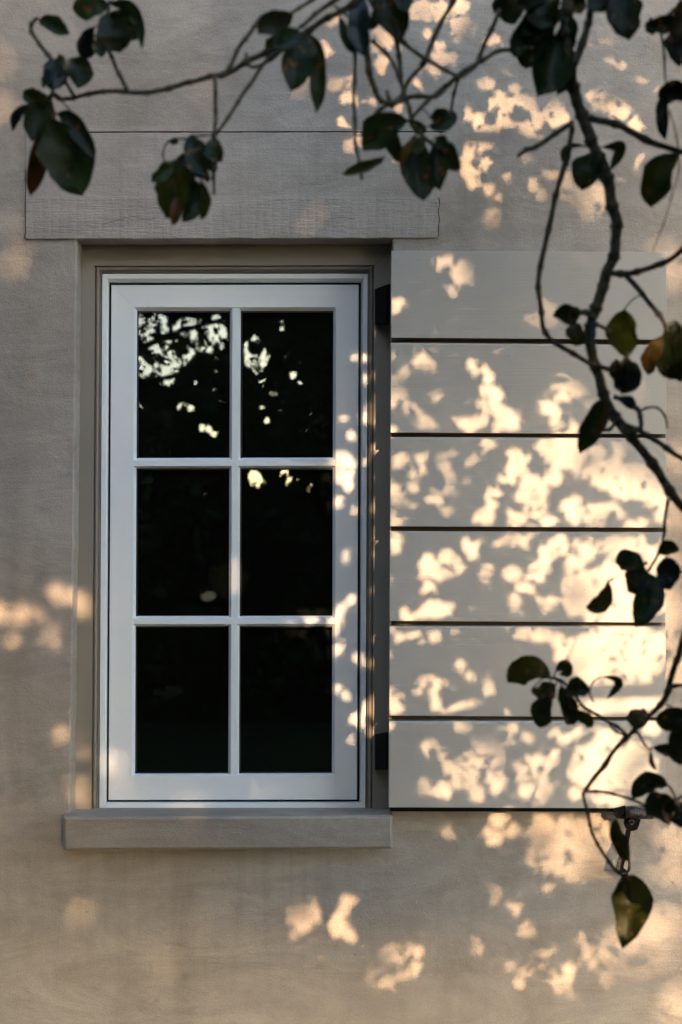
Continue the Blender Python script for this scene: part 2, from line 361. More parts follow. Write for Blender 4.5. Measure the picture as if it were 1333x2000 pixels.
# dim room behind the glass
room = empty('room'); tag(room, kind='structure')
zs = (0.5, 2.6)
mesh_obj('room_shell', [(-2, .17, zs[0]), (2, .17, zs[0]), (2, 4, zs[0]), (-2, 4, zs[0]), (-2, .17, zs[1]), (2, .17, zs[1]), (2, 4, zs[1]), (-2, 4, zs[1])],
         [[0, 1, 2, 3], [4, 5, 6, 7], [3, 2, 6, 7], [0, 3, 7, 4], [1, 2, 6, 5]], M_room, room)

# ------------------------------------------------------------------ window
win = empty('window'); tag(win, 'white six-pane casement window with taupe outer casing set deep in the wall', 'window')
def Q(tl, tr, br, bl): return (tl, tr, br, bl)
casing_loops = [(Q((140, 474), (775, 474), (770, 1620), (128, 1620)), 0.066),
    (Q((186, 519), (731, 518), (728, 1600), (179, 1600)), 0.066),
    (Q((187.5, 520.5), (729.5, 519.5), (726.5, 1600), (180.5, 1600)), 0.076),
    (Q((189, 522), (728, 521), (725, 1600), (182, 1600)), 0.0700),
    (Q((191.5, 524.5), (725.5, 523.5), (722.5, 1600), (184.5, 1600)), 0.0680),
    (Q((194.5, 527.5), (723, 526.5), (720, 1600), (187.5, 1600)), 0.0695),
    (Q((196, 529), (722, 528), (719, 1600), (189, 1600)), 0.0760),
    (Q((198, 531), (720.5, 530), (717.5, 1600), (191, 1600)), 0.0740),
    (Q((200, 534), (719, 533), (716, 1600), (193.5, 1600)), 0.0800)]
for s in (0, 1, 3):
    ring_side('casing_board', casing_loops, s, M_casing, win)
frame_loops = [(Q((200.5, 535), (718.5, 534.5), (714, 1578.5), (194.5, 1579.5)), 0.0765),
    (Q((209, 544), (710, 543.5), (706, 1568.5), (205.5, 1569.5)), 0.0765),
    (Q((213.5, 551.5), (706.5, 551.5), (703, 1566), (208.5, 1566.5)), 0.0860),
    (Q((214.5, 553), (705.5, 552.5), (702.2, 1565.3), (209.3, 1565.8)), 0.1150)]
for s, nm in enumerate(('frame_head', 'frame_jamb', 'frame_cill', 'frame_jamb')):
    ring_side(nm, frame_loops, s, M_white, win)
prism('gap_seal', [(196, 536), (716, 535), (712, 1576), (197, 1577)], 0.1165, 0.120, M_gasket, win)
sash_loops = [(Q((218.5, 558.5), (700.5, 557.5), (697.3, 1560.8), (213, 1561.8)), 0.0900),
    (Q((218, 557), (701, 556), (697.6, 1561.6), (212.4, 1562.6)), 0.0830),
    (Q((219, 558), (700, 557), (696.6, 1560.6), (213.4, 1561.6)), 0.0815),
    (Q((262.5, 600), (657, 600), (654, 1514.5), (257.5, 1515.5)), 0.0815),
    (Q((268.5, 607.5), (651.5, 607), (648.5, 1510), (264, 1511)), 0.0920)]
for s, nm in enumerate(('top_rail', 'stile', 'bottom_rail', 'stile')):
    ring_side(nm, sash_loops, s, M_white, win, gap=0.0002)
def bar(a, b, hw, hf, yf, yb, mat):
    """glazing bar from a to b (px), base half width hw, flat front half width hf."""
    A, B = Vector(a), Vector(b); d = (B-A).normalized(); nn = Vector((-d.y, d.x))
    q = lambda c, w: (c.x+nn.x*w, c.y+nn.y*w)
    v = [P(*q(A, -hw), yb), P(*q(A, -hf), yf), P(*q(A, hf), yf), P(*q(A, hw), yb), P(*q(B, -hw), yb), P(*q(B, -hf), yf), P(*q(B, hf), yf), P(*q(B, hw), yb)]
    return mesh_obj('muntin', v, [[0, 1, 5, 4], [1, 2, 6, 5], [2, 3, 7, 6], [3, 0, 4, 7], [0, 3, 2, 1], [4, 5, 6, 7]], mat, win)
bar((262, 905), (655, 904), 10.5, 5.5, 0.0818, 0.0950, M_white)
bar((261, 1213.5), (654.5, 1213), 10.5, 5.5, 0.0818, 0.0950, M_white)
VX = lambda y: 460.5 - (y-600)*3.5/910
for y0, y1 in ((602, 899), (910, 1207.5), (1219, 1513)):
    bar((VX(y0), y0), (VX(y1), y1), 11, 6, 0.0824, 0.0950, M_white)
for (xa, xb) in ((0, 1), (1, 2)):
    for (ya, yb_) in ((603, 899), (910, 1208), (1218, 1513)):
        xs = [265, None, 653.5]
        l = lambda y: (267-(y-600)*4/910) if xa == 0 else VX(y)+9
        r = lambda y: VX(y)-9 if xa == 0 else 652.5-(y-600)*3.5/910
        prism('pane', [(l(ya), ya), (r(ya), ya), (r(yb_), yb_), (l(yb_), yb_)], 0.0945, 0.0985, M_glass, win)
        for (p, q) in (((l(ya)+0.5, ya+1), (l(ya)+4, yb_-1)), ((l(ya)+1, ya+4), (r(ya)-1, ya+7.5))):
            prism('gasket', [(p[0], p[1]), (q[0], p[1]), (q[0], q[1]), (p[0], q[1])], 0.0932, 0.0944, M_gasket, win)
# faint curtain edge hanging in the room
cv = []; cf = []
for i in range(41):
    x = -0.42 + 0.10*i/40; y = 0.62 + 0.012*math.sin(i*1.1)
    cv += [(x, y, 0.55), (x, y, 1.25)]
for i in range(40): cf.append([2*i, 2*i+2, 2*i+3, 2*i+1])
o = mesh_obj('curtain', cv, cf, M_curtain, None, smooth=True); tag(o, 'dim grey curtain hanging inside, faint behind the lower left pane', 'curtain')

# ------------------------------------------------------------------ shutter
sh = empty('shutter'); tag(sh, 'open greige wooden shutter of six horizontal boards beside the window', 'shutter')
YF, YB = -0.062, -0.022
rows = [(490, 659.5, 492.5, 663.5), (672, 845, 676.5, 848), (856.5, 1028, 858.5, 1031), (1040.5, 1213, 1042.5, 1216), (1226, 1398, 1226, 1401), (1411.5, 1577, 1411, 1579)]
for i, (lt, lb, rt, rb) in enumerate(rows):
    xl = lambda y: 765.0 - (y-490)*5/1090; xr = lambda y: 1302.5 - (y-490)*2.5/1090
    prof = []
    for side, (yt, ybm) in ((0, (lt, lb)), (1, (rt, rb))):
        xx = xl if side == 0 else xr
        T = P(xx(yt), yt, YF); B = P(xx(ybm), ybm, YF)
        up = (P(xx(yt), rows[i-1][1 if side == 0 else 3], YF).z if i else T.z+0.001)
        prof.append([B, T, Vector((T.x, YF+0.004, T.z + (0.0038 if i else 0))), Vector((T.x, YF+0.034, T.z + (0.0042 if i else 0.0))), Vector((T.x, YF+0.034, up+0.006 if i else T.z)), Vector((T.x, YB, up+0.006 if i else T.z)), Vector((B.x, YB, B.z+0.0065)), Vector((B.x, YF+0.033, B.z+0.0065)) , Vector((B.x, YF+0.033, B.z)) ] if i < 5 else
                    [B, T, Vector((T.x, YF+0.004, T.z+0.0038)), Vector((T.x, YF+0.034, T.z+0.0042)), Vector((T.x, YF+0.034, up+0.006)), Vector((T.x, YB, up+0.006)), Vector((B.x, YB, B.z)), Vector((B.x, YF+0.03, B.z)), Vector((B.x, YF+0.0101, B.z))])
    m = len(prof[0])
    v = prof[0]+prof[1]
    f = [list(range(m)), list(range(2*m-1, m-1, -1))] + [[k, (k+1) % m, (k+1) % m+m, k+m] for k in range(m)]
    mesh_obj('board', v, f, M_shutter, sh, bevel=0.0007, seg=1)
# battens and edge stile behind the boards
for x0, x1 in ((768, 830), (1225, 1292)):
    prism('batten', [(x0, 498), (x1, 498), (x1, 1572), (x0, 1572)], YB+0.0006, YB+0.0195, M_shutter, sh)
M_groove = paint('groove_shade_paint', (0.085, 0.064, 0.048), 0.8, 0, 0.5)  # dark brown stands in for the shade inside the shutter grooves
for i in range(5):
    prism('groove_shade_strip', [(765.5, rows[i][1]-1.5), (1300, rows[i][3]-1.5), (1300, rows[i+1][2]-3.5), (765.5, rows[i+1][0]-3.5)], YF+0.0325, YF+0.0338, M_groove, sh)
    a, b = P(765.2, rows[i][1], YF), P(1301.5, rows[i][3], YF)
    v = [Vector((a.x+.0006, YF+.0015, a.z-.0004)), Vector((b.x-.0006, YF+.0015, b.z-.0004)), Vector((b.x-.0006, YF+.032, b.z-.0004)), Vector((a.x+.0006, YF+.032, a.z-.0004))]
    mesh_obj('groove_shade_lip', v + [q + Vector((0, 0, 0.0008)) for q in v], [[0, 1, 2, 3], [7, 6, 5, 4], [0, 4, 5, 1], [1, 5, 6, 2], [2, 6, 7, 3], [3, 7, 4, 0]], M_groove, sh)
prism('bottom_shade_bar', [(763, 1573), (1226, 1574), (1226, 1585.5), (763, 1585)], YF+0.012, YB+0.012, M_iron, sh, bevel=0.001)  # black bar standing in for the shade along the shutter's bottom edge
def hinge(y0, y1, y0b, lab):
    a = [P(733, y0b, 0.045), P(763.5, y0, -0.02), P(763.5, y1, -0.02), P(733, y1+1, 0.045)]
    v = [p for p in a] + [p + Vector((0.0, 0.02, 0)) for p in a]
    o = mesh_obj('hinge', v, [[0, 1, 2, 3], [7, 6, 5, 4], [0, 4, 5, 1], [1, 5, 6, 2], [2, 6, 7, 3], [3, 7, 4, 0]], M_iron, sh, bevel=0.0012)
    vv, ff = tube_geo([P(756, y0+4, -0.008), P(756, (y0+y1)/2, -0.008), P(756, y1-4, -0.008)], [0.0055]*3, 12, 0.0)
    mesh_obj('hinge_knuckle', vv, ff, M_iron, o, smooth=False)
hinge(553, 631, 564, ''); hinge(1430, 1503, 1436, '')

# ------------------------------------------------------------------ shutter holdback
hb = empty('shutter_holdback'); tag(hb, 'black iron shutter catch holding the lower right corner of the shutter', 'shutter catch')
v, f = tube_geo([P(1223, 1586, -0.078), P(1232, 1586, -0.079), P(1246, 1588, -0.079), P(1258, 1589.5, -0.078), P(1275, 1591, -0.076)], [0.0125, 0.0135, 0.0125, 0.0125, 0.0115], 16, 0.03)
mesh_obj('roller', v, f, M_steel, hb, smooth=True)
for x in (1233, 1239, 1245, 1251):
    v, f = tube_geo([P(x, 1586.5+(x-1223)*0.09, -0.079), P(x+1.5, 1586.6+(x-1223)*0.09, -0.079)], [0.0136]*2, 16, 0.0); mesh_obj('ridge', v, f, M_steel, hb)
prism('plate', [(1200, 1580), (1222, 1574), (1226, 1598), (1252, 1601), (1249, 1612), (1245, 1621), (1238, 1623), (1231, 1624), (1224, 1620), (1220, 1610), (1221, 1600), (1206, 1599), (1200, 1592)], -0.070, -0.058, M_iron, hb, bevel=0.001)
prism('bolt', [(1229, 1603), (1234, 1600), (1239, 1602), (1240, 1608), (1235, 1612), (1230, 1610)], -0.078, -0.070, M_steel, hb, bevel=0.0008)
v, f = tube_geo([P(1235, 1606, -0.081), P(1235, 1606, -0.078)], [0.0035]*2, 10, 0.0); mesh_obj('bolt_end', v, f, M_iron, hb)
prism('stem', [(1224, 1621), (1233, 1624), (1230, 1640), (1226, 1662), (1217, 1700), (1205, 1702), (1207, 1688), (1213, 1660), (1222, 1638)], -0.066, -0.056, M_iron, hb, bevel=0.001)
prism('stem_face', [(1212, 1659), (1217, 1661), (1211, 1700), (1204, 1700)], -0.0675, -0.066, M_steel, hb)
v, f = tube_geo(catmull([P(1224, 1664, -0.062), P(1229, 1680, -0.064), P(1230, 1694, -0.066), P(1225, 1704, -0.064), P(1215, 1706, -0.062)], 5), [0.0035]*21, 8, 0.0)
mesh_obj('hook', v, f, M_steel, hb, smooth=True)
box('wall_stud', (P(1212, 1695).x-0.006, -0.062, P(1212, 1697).z-0.006), (P(1212, 1695).x+0.006, 0.01, P(1212, 1697).z+0.006), M_iron, hb)

# ------------------------------------------------------------------ foreground tree
tree = empty('tree'); tag(tree, 'broad-leaved tree whose leafy boughs hang blurred across the top and right', 'tree')
branches = {}
segs = []      # (px, py, depth, radius_px, bough) samples for rooting the leaves
def rpx(r, y): return r*(y+CAM_D)/FPX
def branch(bough, pts, r0, r1, y0, y1=None, name='twig', world_tail=None, knobs=True, mat=None):
    """pts in photo px; r in px; depth y0..y1."""
    y1 = y0 if y1 is None else y1
    n = len(pts); L = [0]
    for i in range(1, n): L.append(L[-1] + math.hypot(pts[i][0]-pts[i-1][0], pts[i][1]-pts[i-1][1]))
    wp = [P(x, y, y0+(y1-y0)*(L[i]/L[-1])) for i, (x, y) in enumerate(pts)]
    k = 7; cp = catmull(wp, k); m = len(cp); rad = []
    kn = 0
    for i in range(m):
        t = i/(m-1); yy = y0+(y1-y0)*t
        r = rpx(r0+(r1-r0)*t, yy)
        if knobs and i % k in (0,) and 0 < i < m-1: r *= 1.42
        if knobs and i % k in (1, k-1): r *= 1.08
        cp[i] = cp[i] + Vector((noise.noise(cp[i]*28), noise.noise(cp[i]*28+Vector((5, 0, 0))), noise.noise(cp[i]*28+Vector((0, 9, 0)))))*rpx(5.0, yy)*(0 < i < m-1)
        rad.append(r)
    arr = np.array([tuple(c) for c in cp]); sx, sy, _ = proj(arr)
    for i in range(m): segs.append((sx[i], sy[i], cp[i].y, (r0+(r1-r0)*i/(m-1)), bough))
    if world_tail:
        tail = [Vector(p[:3]) for p in world_tail]; full = catmull([cp[1], cp[0]] + tail, 8)[8:]
        rr = [rad[0] + (world_tail[-1][3]-rad[0])*i/(len(full)-1) for i in range(len(full))]
        cp = full[::-1][:-1] + cp; rad = rr[::-1][:-1] + rad
    v, f = tube_geo(cp, rad, 8, 0.22)
    par = tree if name == 'bough' else branches[bough]
    o = mesh_obj(name, v, f, mat or M_bark, par, smooth=True)
    if name == 'bough': branches[bough] = o
    return o
TR = Vector((2.15, -2.9, 0))
# C: main limb at the right
branch('C', [(1112, -40), (1108, 20), (1108, 60), (1112, 120), (1120, 170), (1135, 225), (1155, 270), (1172, 310), (1185, 345), (1195, 400), (1205, 440), (1198, 500), (1180, 560), (1165, 600), (1150, 635), (1152, 670), (1165, 715), (1180, 770), (1202, 815), (1235, 855), (1275, 905), (1310, 960), (1350, 1010)],
       12, 8.5, -1.72, -1.62, 'bough', [(0.62, -1.95, 3.05, 0.016), (1.1, -2.3, 3.4, 0.02), (1.7, -2.7, 3.2, 0.03), (TR.x, TR.y, 2.9, 0.05)])['label'] = 'thick pale bough winding down in front of the shutter'
# A: limb reaching left
branch('A', [(800, -120), (740, -40), (690, 5), (645, 35), (600, 62), (560, 86), (520, 102), (480, 121), (440, 145), (410, 150), (370, 161), (330, 170), (285, 176), (240, 178), (200, 176), (175, 181), (145, 190), (118, 196)],
       7, 4, -1.80, -1.70, 'bough', [(0.35, -2.0, 2.9, 0.009), (0.9, -2.3, 3.2, 0.013), (1.6, -2.65, 3.1, 0.02), (TR.x, TR.y, 2.75, 0.03)])['label'] = 'slender bough reaching left above the lintel'
# D: lower right
branch('D', [(1420, 1150), (1345, 1235), (1325, 1290), (1302, 1350), (1288, 1375), (1250, 1415), (1220, 1447), (1180, 1492), (1142, 1545)],
       6.5, 4.2, -1.62, -1.55, 'bough', [(0.70, -1.7, 1.62, 0.005), (1.1, -2.0, 1.75, 0.007), (1.7, -2.6, 1.9, 0.012), (TR.x, TR.y, 1.9, 0.03)])['label'] = 'thin bough coming in low from the right'
# B: centre twig system hangs from above
branch('B', [(905, -70), (885, 0), (850, 70), (825, 125), (800, 160), (790, 178), (775, 195), (745, 212), (720, 240)],
       5, 3.6, -1.75, -1.72, 'bough', [(0.36, -1.95, 2.75, 0.008), (0.62, -1.95, 3.05, 0.012)])['label'] = 'dark crossing twigs above the middle of the window'
tw = lambda b, pts, r0, r1=None, y=-1.72, y1=None: branch(b, pts, r0, r1 if r1 else r0*0.75, y, y1)
tw('A', [(690, -30), (650, 8), (616, 30), (585, 52)], 5, 4, -1.79)
tw('A', [(640, -18), (612, 0), (585, 16), (562, 30), (535, 28), (512, 34), (496, 50), (480, 75), (462, 100), (446, 132), (430, 150)], 3.6, 4.5, -1.77)
tw('A', [(556, 92), (530, 112), (510, 135), (488, 168), (465, 200), (445, 230), (428, 255), (421, 268)], 4.4, 3.2, -1.77)
tw('A', [(556, 90), (530, 118), (500, 132), (488, 128), (483, 105)], 3.5, 2.8, -1.77)
tw('A', [(418, 150), (421, 180), (420, 215), (419, 262), (416, 300), (417, 345), (418, 380)], 4.2, 3.0, -1.77)
tw('A', [(248, 172), (232, 145), (218, 110), (209, 85), (209, 50), (212, 12)], 4.2, 3.4, -1.72)
tw('A', [(205, 12), (215, 2), (225, 8)], 3.5, 3, -1.72)
tw('A', [(148, 188), (130, 160), (118, 135), (95, 108), (74, 84), (60, 64), (62, 50), (75, 38)], 3.6, 4.5, -1.71)
tw('A', [(120, 198), (140, 220), (152, 238), (165, 258)], 1.8, 1.4, -1.71)
tw('A', [(118, 196), (104, 186), (98, 200), (100, 216)], 5.5, 4, -1.71)
tw('A', [(416, 262), (398, 262), (380, 266)], 2.2, 2, -1.76)
tw('A', [(368, 272), (345, 274), (328, 280), (321, 300), (325, 322)], 2.3, 1.8, -1.76)
tw('A', [(416, 300), (400, 310), (375, 318), (350, 312)], 2.6, 2.2, -1.76)
tw('B', [(688, 60), (694, 105), (694, 160), (692, 235), (697, 290), (708, 350)], 3.6, 3, -1.74)
tw('B', [(716, 95), (722, 140), (733, 175), (745, 194), (768, 200), (790, 195)], 6, 4.5, -1.74)
tw('B', [(712, -20), (745, 40), (790, 85), (830, 115), (868, 140), (898, 152)], 4.4, 3.8, -1.74)
tw('B', [(772, 75), (780, 110), (786, 150), (790, 190), (798, 215), (806, 236), (825, 260), (850, 284)], 4.5, 3.6, -1.73)
tw('B', [(728, 78), (750, 100), (770, 128), (786, 165)], 3.6, 3, -1.73)
tw('B', [(785, 192), (815, 190), (850, 186), (875, 165), (905, 140), (940, 118), (972, 102), (1000, 98), (1045, 96)], 5, 4, -1.73)
tw('B', [(806, 232), (830, 202), (868, 168), (905, 148), (928, 128), (945, 90), (962, 58), (975, 20)], 4, 4.4, -1.73)
tw('B', [(897, 150), (886, 185), (880, 218)], 3.4, 2.8, -1.72)
tw('B', [(703, 335), (722, 328), (745, 318)], 3, 3, -1.72)
tw('B', [(758, 176), (762, 190), (766, 208)], 3, 5, -1.72)
tw('B', [(683, 38), (665, 22), (655, 12)], 2.6, 2, -1.74)
tw('C', [(1165, -30), (1155, 15), (1150, 45), (1138, 85), (1122, 125)], 7, 7, -1.74)
tw('C', [(1150, 228), (1200, 243), (1262, 273), (1345, 300)], 7.5, 5.5, -1.70)
tw('C', [(1118, 238), (1085, 262), (1050, 288), (1030, 292), (1012, 303)], 5, 4.5, -1.70)
tw('C', [(1116, 245), (1105, 310), (1086, 380), (1070, 450), (1057, 520), (1051, 560), (1058, 610), (1066, 650), (1085, 672), (1120, 692), (1162, 714)], 5.4, 4.4, -1.70, -1.66)
tw('C', [(1180, 535), (1215, 537), (1248, 534), (1292, 515), (1345, 478)], 6.5, 5, -1.67)
tw('C', [(1226, 540), (1255, 575), (1288, 614), (1302, 650)], 5.2, 4.6, -1.67)
tw('C', [(1165, 633), (1178, 638), (1192, 645)], 3.8, 3, -1.67)
tw('C', [(1158, 622), (1142, 612), (1130, 612)], 7, 5, -1.67)
tw('C', [(1168, 712), (1188, 718), (1200, 722), (1222, 702), (1228, 692)], 4.6, 3.4, -1.66)
tw('C', [(1200, 775), (1222, 782), (1245, 798), (1252, 815), (1250, 840), (1225, 850)], 4.8, 4.5, -1.65)
tw('C', [(1250, 806), (1262, 796), (1285, 796), (1300, 812), (1304, 836)], 2.6, 1.8, -1.65)
tw('C', [(1208, 826), (1265, 850), (1300, 872), (1345, 905)], 5.5, 4.6, -1.64)
tw('C', [(1205, 820), (1190, 838), (1160, 842)], 4, 2.5, -1.65)
tw('C', [(1308, 975), (1298, 1035), (1285, 1080), (1268, 1112), (1262, 1125)], 3.2, 2.6, -1.62)
tw('C', [(1345, 1110), (1325, 1118), (1290, 1120)], 2.4, 2, -1.62)
tw('C', [(1200, 1130), (1190, 1138), (1186, 1150)], 2.4, 2, -1.62)
tw('C', [(1345, -10), (1318, 20), (1300, 35), (1290, 48)], 4.5, 3, -1.74)
tw('C', [(1293, 60), (1298, 110), (1302, 170)], 2.6, 1.8, -1.74)
tw('C', [(1310, 215), (1322, 265), (1326, 320), (1312, 385), (1296, 440), (1276, 492)], 1.5, 1.1, -1.74)
tw('C', [(1345, 160), (1320, 180), (1300, 178)], 4, 3, -1.74)
tw('D', [(1142, 1545), (1165, 1545), (1200, 1551), (1235, 1564), (1268, 1577)], 3, 2.6, -1.56)
tw('D', [(1140, 1546), (1145, 1580), (1152, 1610), (1166, 1650), (1188, 1685), (1212, 1708)], 3, 3.4, -1.55)
tw('D', [(1226, 1442), (1205, 1415), (1170, 1398), (1140, 1380), (1118, 1350), (1095, 1330), (1070, 1320)], 3.2, 3.2, -1.57)
tw('D', [(1226, 1442), (1205, 1428), (1192, 1412)], 2.6, 2, -1.57)
tw('D', [(1228, 1440), (1246, 1430), (1262, 1452), (1272, 1462)], 3, 2, -1.58)
tw('D', [(1300, 1352), (1318, 1340), (1345, 1338)], 4.5, 3.5, -1.60)
tw('D', [(1160, 1372), (1150, 1350), (1160, 1330), (1175, 1322)], 1.8, 1.6, -1.57)
tw('D', [(1345, 1545), (1320, 1560), (1305, 1572), (1268, 1577)], 3.4, 2.8, -1.57)
tw('D', [(1320, 1560), (1310, 1540), (1300, 1532)], 2.5, 2, -1.57)
tw('D', [(1268, 1577), (1235, 1580), (1205, 1598)], 2, 1.6, -1.57)

segA = [(s[0], s[1], s[2], s[4]) for s in segs]
def leaf(b, base, tip, w, ctrl=None, mat=None, cup=None, roll=0.0, dy=0.0, ddy=None, widest=0.55, label=None):
    mat = mat or M_leaf
    # root on the nearest twig of this bough
    cand = [s for s in segA if s[3] == b]
    s = min(cand, key=lambda s: (s[0]-base[0])**2 + (s[1]-base[1])**2)
    y0 = s[2] + dy; ddy = random.uniform(-0.035, 0.03) if ddy is None else ddy
    B, T = P(*base, y0), P(*tip, y0+ddy)
    if ctrl is None:
        mx_, my_ = (base[0]+tip[0])/2, (base[1]+tip[1])/2
        ddx, ddy2 = tip[0]-base[0], tip[1]-base[1]; k = random.uniform(-0.2, 0.2)
        ctrl = (mx_-ddy2*k, my_+ddx*k)
    C = P(*ctrl, y0+ddy*0.5-random.uniform(0.0, 0.02))
    W_ = 1.15*w*(y0+CAM_D)/FPX/2; n = 12
    cup = random.uniform(0.2, 0.85) if cup is None else cup
    seed = random.random()*50; us = (-1, -0.66, -0.3, 0, 0.3, 0.66, 1)
    v, f, mi = [], [], []
    ex = math.log(0.5)/math.log(widest)
    for i in range(n+1):
        t = i/n
        p = B*(1-t)**2 + C*2*t*(1-t) + T*t*t
        tg = ((C-B)*(1-t) + (T-C)*t)
        if tg.length < 1e-6: tg = T-B
        tg.normalize()
        view = (p - camo.location).normalized()
        sd = tg.cross(view).normalized(); nm = sd.cross(tg).normalized()
        R = Matrix.Rotation(roll + 0.25*math.sin(t*3+seed), 3, tg); sd = R @ sd; nm = R @ nm
        hw = W_*max(0.03, math.sin(math.pi*min(1, max(0, t))**ex)**0.62)
        if t > 0.86: hw *= 1 - 0.25*(t-0.86)/0.14
        for u in us:
            e = 1 + (0.26*noise.noise(Vector((t*4+seed, u*1.3, seed))) + 0.10*noise.noise(Vector((t*17+seed, u*3, seed))))*abs(u)
            q = p + sd*(hw*u*e) + nm*(-cup*abs(u)**1.6*hw + 0.30*W_*noise.noise(Vector((t*4+seed, u*2, 3))) + (0.03*W_ if abs(u) < .1 else 0))
            v.append(q)
    c = len(us)
    for i in range(n):
        for k in range(c-1):
            f.append([i*c+k, i*c+k+1, (i+1)*c+k+1, (i+1)*c+k]); mi.append(0)
    # leaf stalk
    dd = math.hypot(s[0]-base[0], s[1]-base[1])
    if dd > 2 and dd < 75:
        S = P(s[0], s[1], s[2]); mid = (S+B)*0.5 + Vector((0, 0, 0.12*(S-B).length))
        cp = catmull([S, mid, B, B+(C-B)*0.25], 4); r = rpx(1.5, y0)
        k0 = len(f); tube_geo(cp, [r]*len(cp), 5, 0.1, v, f); mi += [1]*(len(f)-k0)
    # midrib
    cp = [B*(1-t)**2 + C*2*t*(1-t) + T*t*t + Vector((0, -0.0012, 0)) for t in [i/8 for i in range(8)]]
    k0 = len(f); tube_geo(cp, [rpx(1.3*(1-i/9)+.2, y0) for i in range(8)], 5, 0.0, v, f); mi += [1]*(len(f)-k0)
    me = bpy.data.meshes.new('leaf'); me.from_pydata([tuple(a) for a in v], [], f); me.polygons.foreach_set('material_index', mi)
    o = link_mesh('leaf', me, [mat, M_leaf_light if mat != M_leaf_brown else M_leaf_brown], branches[b], True)
    if label: o['label'] = label
    return o
G, O_, BL, BR = M_leaf, M_leaf_light, M_leaf_blue, M_leaf_brown
# left cluster
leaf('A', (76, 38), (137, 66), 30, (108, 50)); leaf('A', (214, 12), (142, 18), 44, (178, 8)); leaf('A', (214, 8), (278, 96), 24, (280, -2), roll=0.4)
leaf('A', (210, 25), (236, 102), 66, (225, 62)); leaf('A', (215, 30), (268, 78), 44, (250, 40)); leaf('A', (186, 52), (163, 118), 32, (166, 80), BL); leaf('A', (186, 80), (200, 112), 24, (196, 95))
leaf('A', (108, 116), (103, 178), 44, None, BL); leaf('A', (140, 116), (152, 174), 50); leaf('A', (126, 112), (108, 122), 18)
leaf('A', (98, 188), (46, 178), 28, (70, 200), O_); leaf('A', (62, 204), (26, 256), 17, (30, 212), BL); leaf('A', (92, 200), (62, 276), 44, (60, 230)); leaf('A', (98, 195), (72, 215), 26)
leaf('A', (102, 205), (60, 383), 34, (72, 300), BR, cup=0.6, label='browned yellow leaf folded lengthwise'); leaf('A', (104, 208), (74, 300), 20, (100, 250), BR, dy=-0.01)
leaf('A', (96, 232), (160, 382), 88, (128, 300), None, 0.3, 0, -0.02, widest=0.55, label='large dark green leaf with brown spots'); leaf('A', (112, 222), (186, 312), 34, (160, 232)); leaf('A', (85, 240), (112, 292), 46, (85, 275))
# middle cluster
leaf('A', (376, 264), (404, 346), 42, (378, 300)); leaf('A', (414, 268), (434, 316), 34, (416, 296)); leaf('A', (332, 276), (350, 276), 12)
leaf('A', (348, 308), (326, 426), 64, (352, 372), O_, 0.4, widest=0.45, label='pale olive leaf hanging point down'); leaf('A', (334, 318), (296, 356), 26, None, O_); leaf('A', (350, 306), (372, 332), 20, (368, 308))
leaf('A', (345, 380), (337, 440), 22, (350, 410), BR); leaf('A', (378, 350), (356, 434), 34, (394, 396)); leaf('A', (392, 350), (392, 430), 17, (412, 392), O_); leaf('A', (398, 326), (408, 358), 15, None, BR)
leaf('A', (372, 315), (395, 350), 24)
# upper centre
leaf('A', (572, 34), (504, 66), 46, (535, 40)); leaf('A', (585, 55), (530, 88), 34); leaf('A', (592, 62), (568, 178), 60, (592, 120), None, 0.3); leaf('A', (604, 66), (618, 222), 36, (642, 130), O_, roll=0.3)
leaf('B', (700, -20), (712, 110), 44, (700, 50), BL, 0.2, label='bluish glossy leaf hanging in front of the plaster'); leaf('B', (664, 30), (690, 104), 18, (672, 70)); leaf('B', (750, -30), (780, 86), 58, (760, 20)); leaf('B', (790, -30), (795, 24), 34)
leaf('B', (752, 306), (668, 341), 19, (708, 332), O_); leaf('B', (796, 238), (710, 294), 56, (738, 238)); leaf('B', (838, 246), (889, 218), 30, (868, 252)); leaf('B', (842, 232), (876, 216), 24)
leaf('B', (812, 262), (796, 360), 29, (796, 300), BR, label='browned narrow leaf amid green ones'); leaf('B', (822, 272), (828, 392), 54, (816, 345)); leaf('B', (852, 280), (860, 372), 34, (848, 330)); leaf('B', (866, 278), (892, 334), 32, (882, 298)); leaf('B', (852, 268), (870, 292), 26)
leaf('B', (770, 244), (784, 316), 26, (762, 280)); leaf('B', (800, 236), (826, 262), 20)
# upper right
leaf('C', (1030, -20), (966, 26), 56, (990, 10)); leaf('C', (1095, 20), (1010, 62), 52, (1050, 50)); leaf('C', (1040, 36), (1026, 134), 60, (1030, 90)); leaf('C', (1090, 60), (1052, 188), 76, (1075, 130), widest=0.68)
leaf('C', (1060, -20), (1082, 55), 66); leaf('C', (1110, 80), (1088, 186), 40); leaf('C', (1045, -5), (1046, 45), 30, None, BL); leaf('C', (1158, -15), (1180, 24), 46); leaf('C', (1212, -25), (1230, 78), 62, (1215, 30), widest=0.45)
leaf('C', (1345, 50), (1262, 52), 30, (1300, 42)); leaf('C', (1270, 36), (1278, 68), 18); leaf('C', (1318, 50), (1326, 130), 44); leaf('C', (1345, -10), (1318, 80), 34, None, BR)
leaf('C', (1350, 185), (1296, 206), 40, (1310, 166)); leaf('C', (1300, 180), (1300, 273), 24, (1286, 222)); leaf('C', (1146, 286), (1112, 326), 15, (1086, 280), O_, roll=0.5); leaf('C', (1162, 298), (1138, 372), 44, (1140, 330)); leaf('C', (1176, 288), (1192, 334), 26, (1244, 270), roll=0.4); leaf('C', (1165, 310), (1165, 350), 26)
leaf('C', (1325, 302), (1272, 405), 52, (1280, 330), O_, widest=0.6)
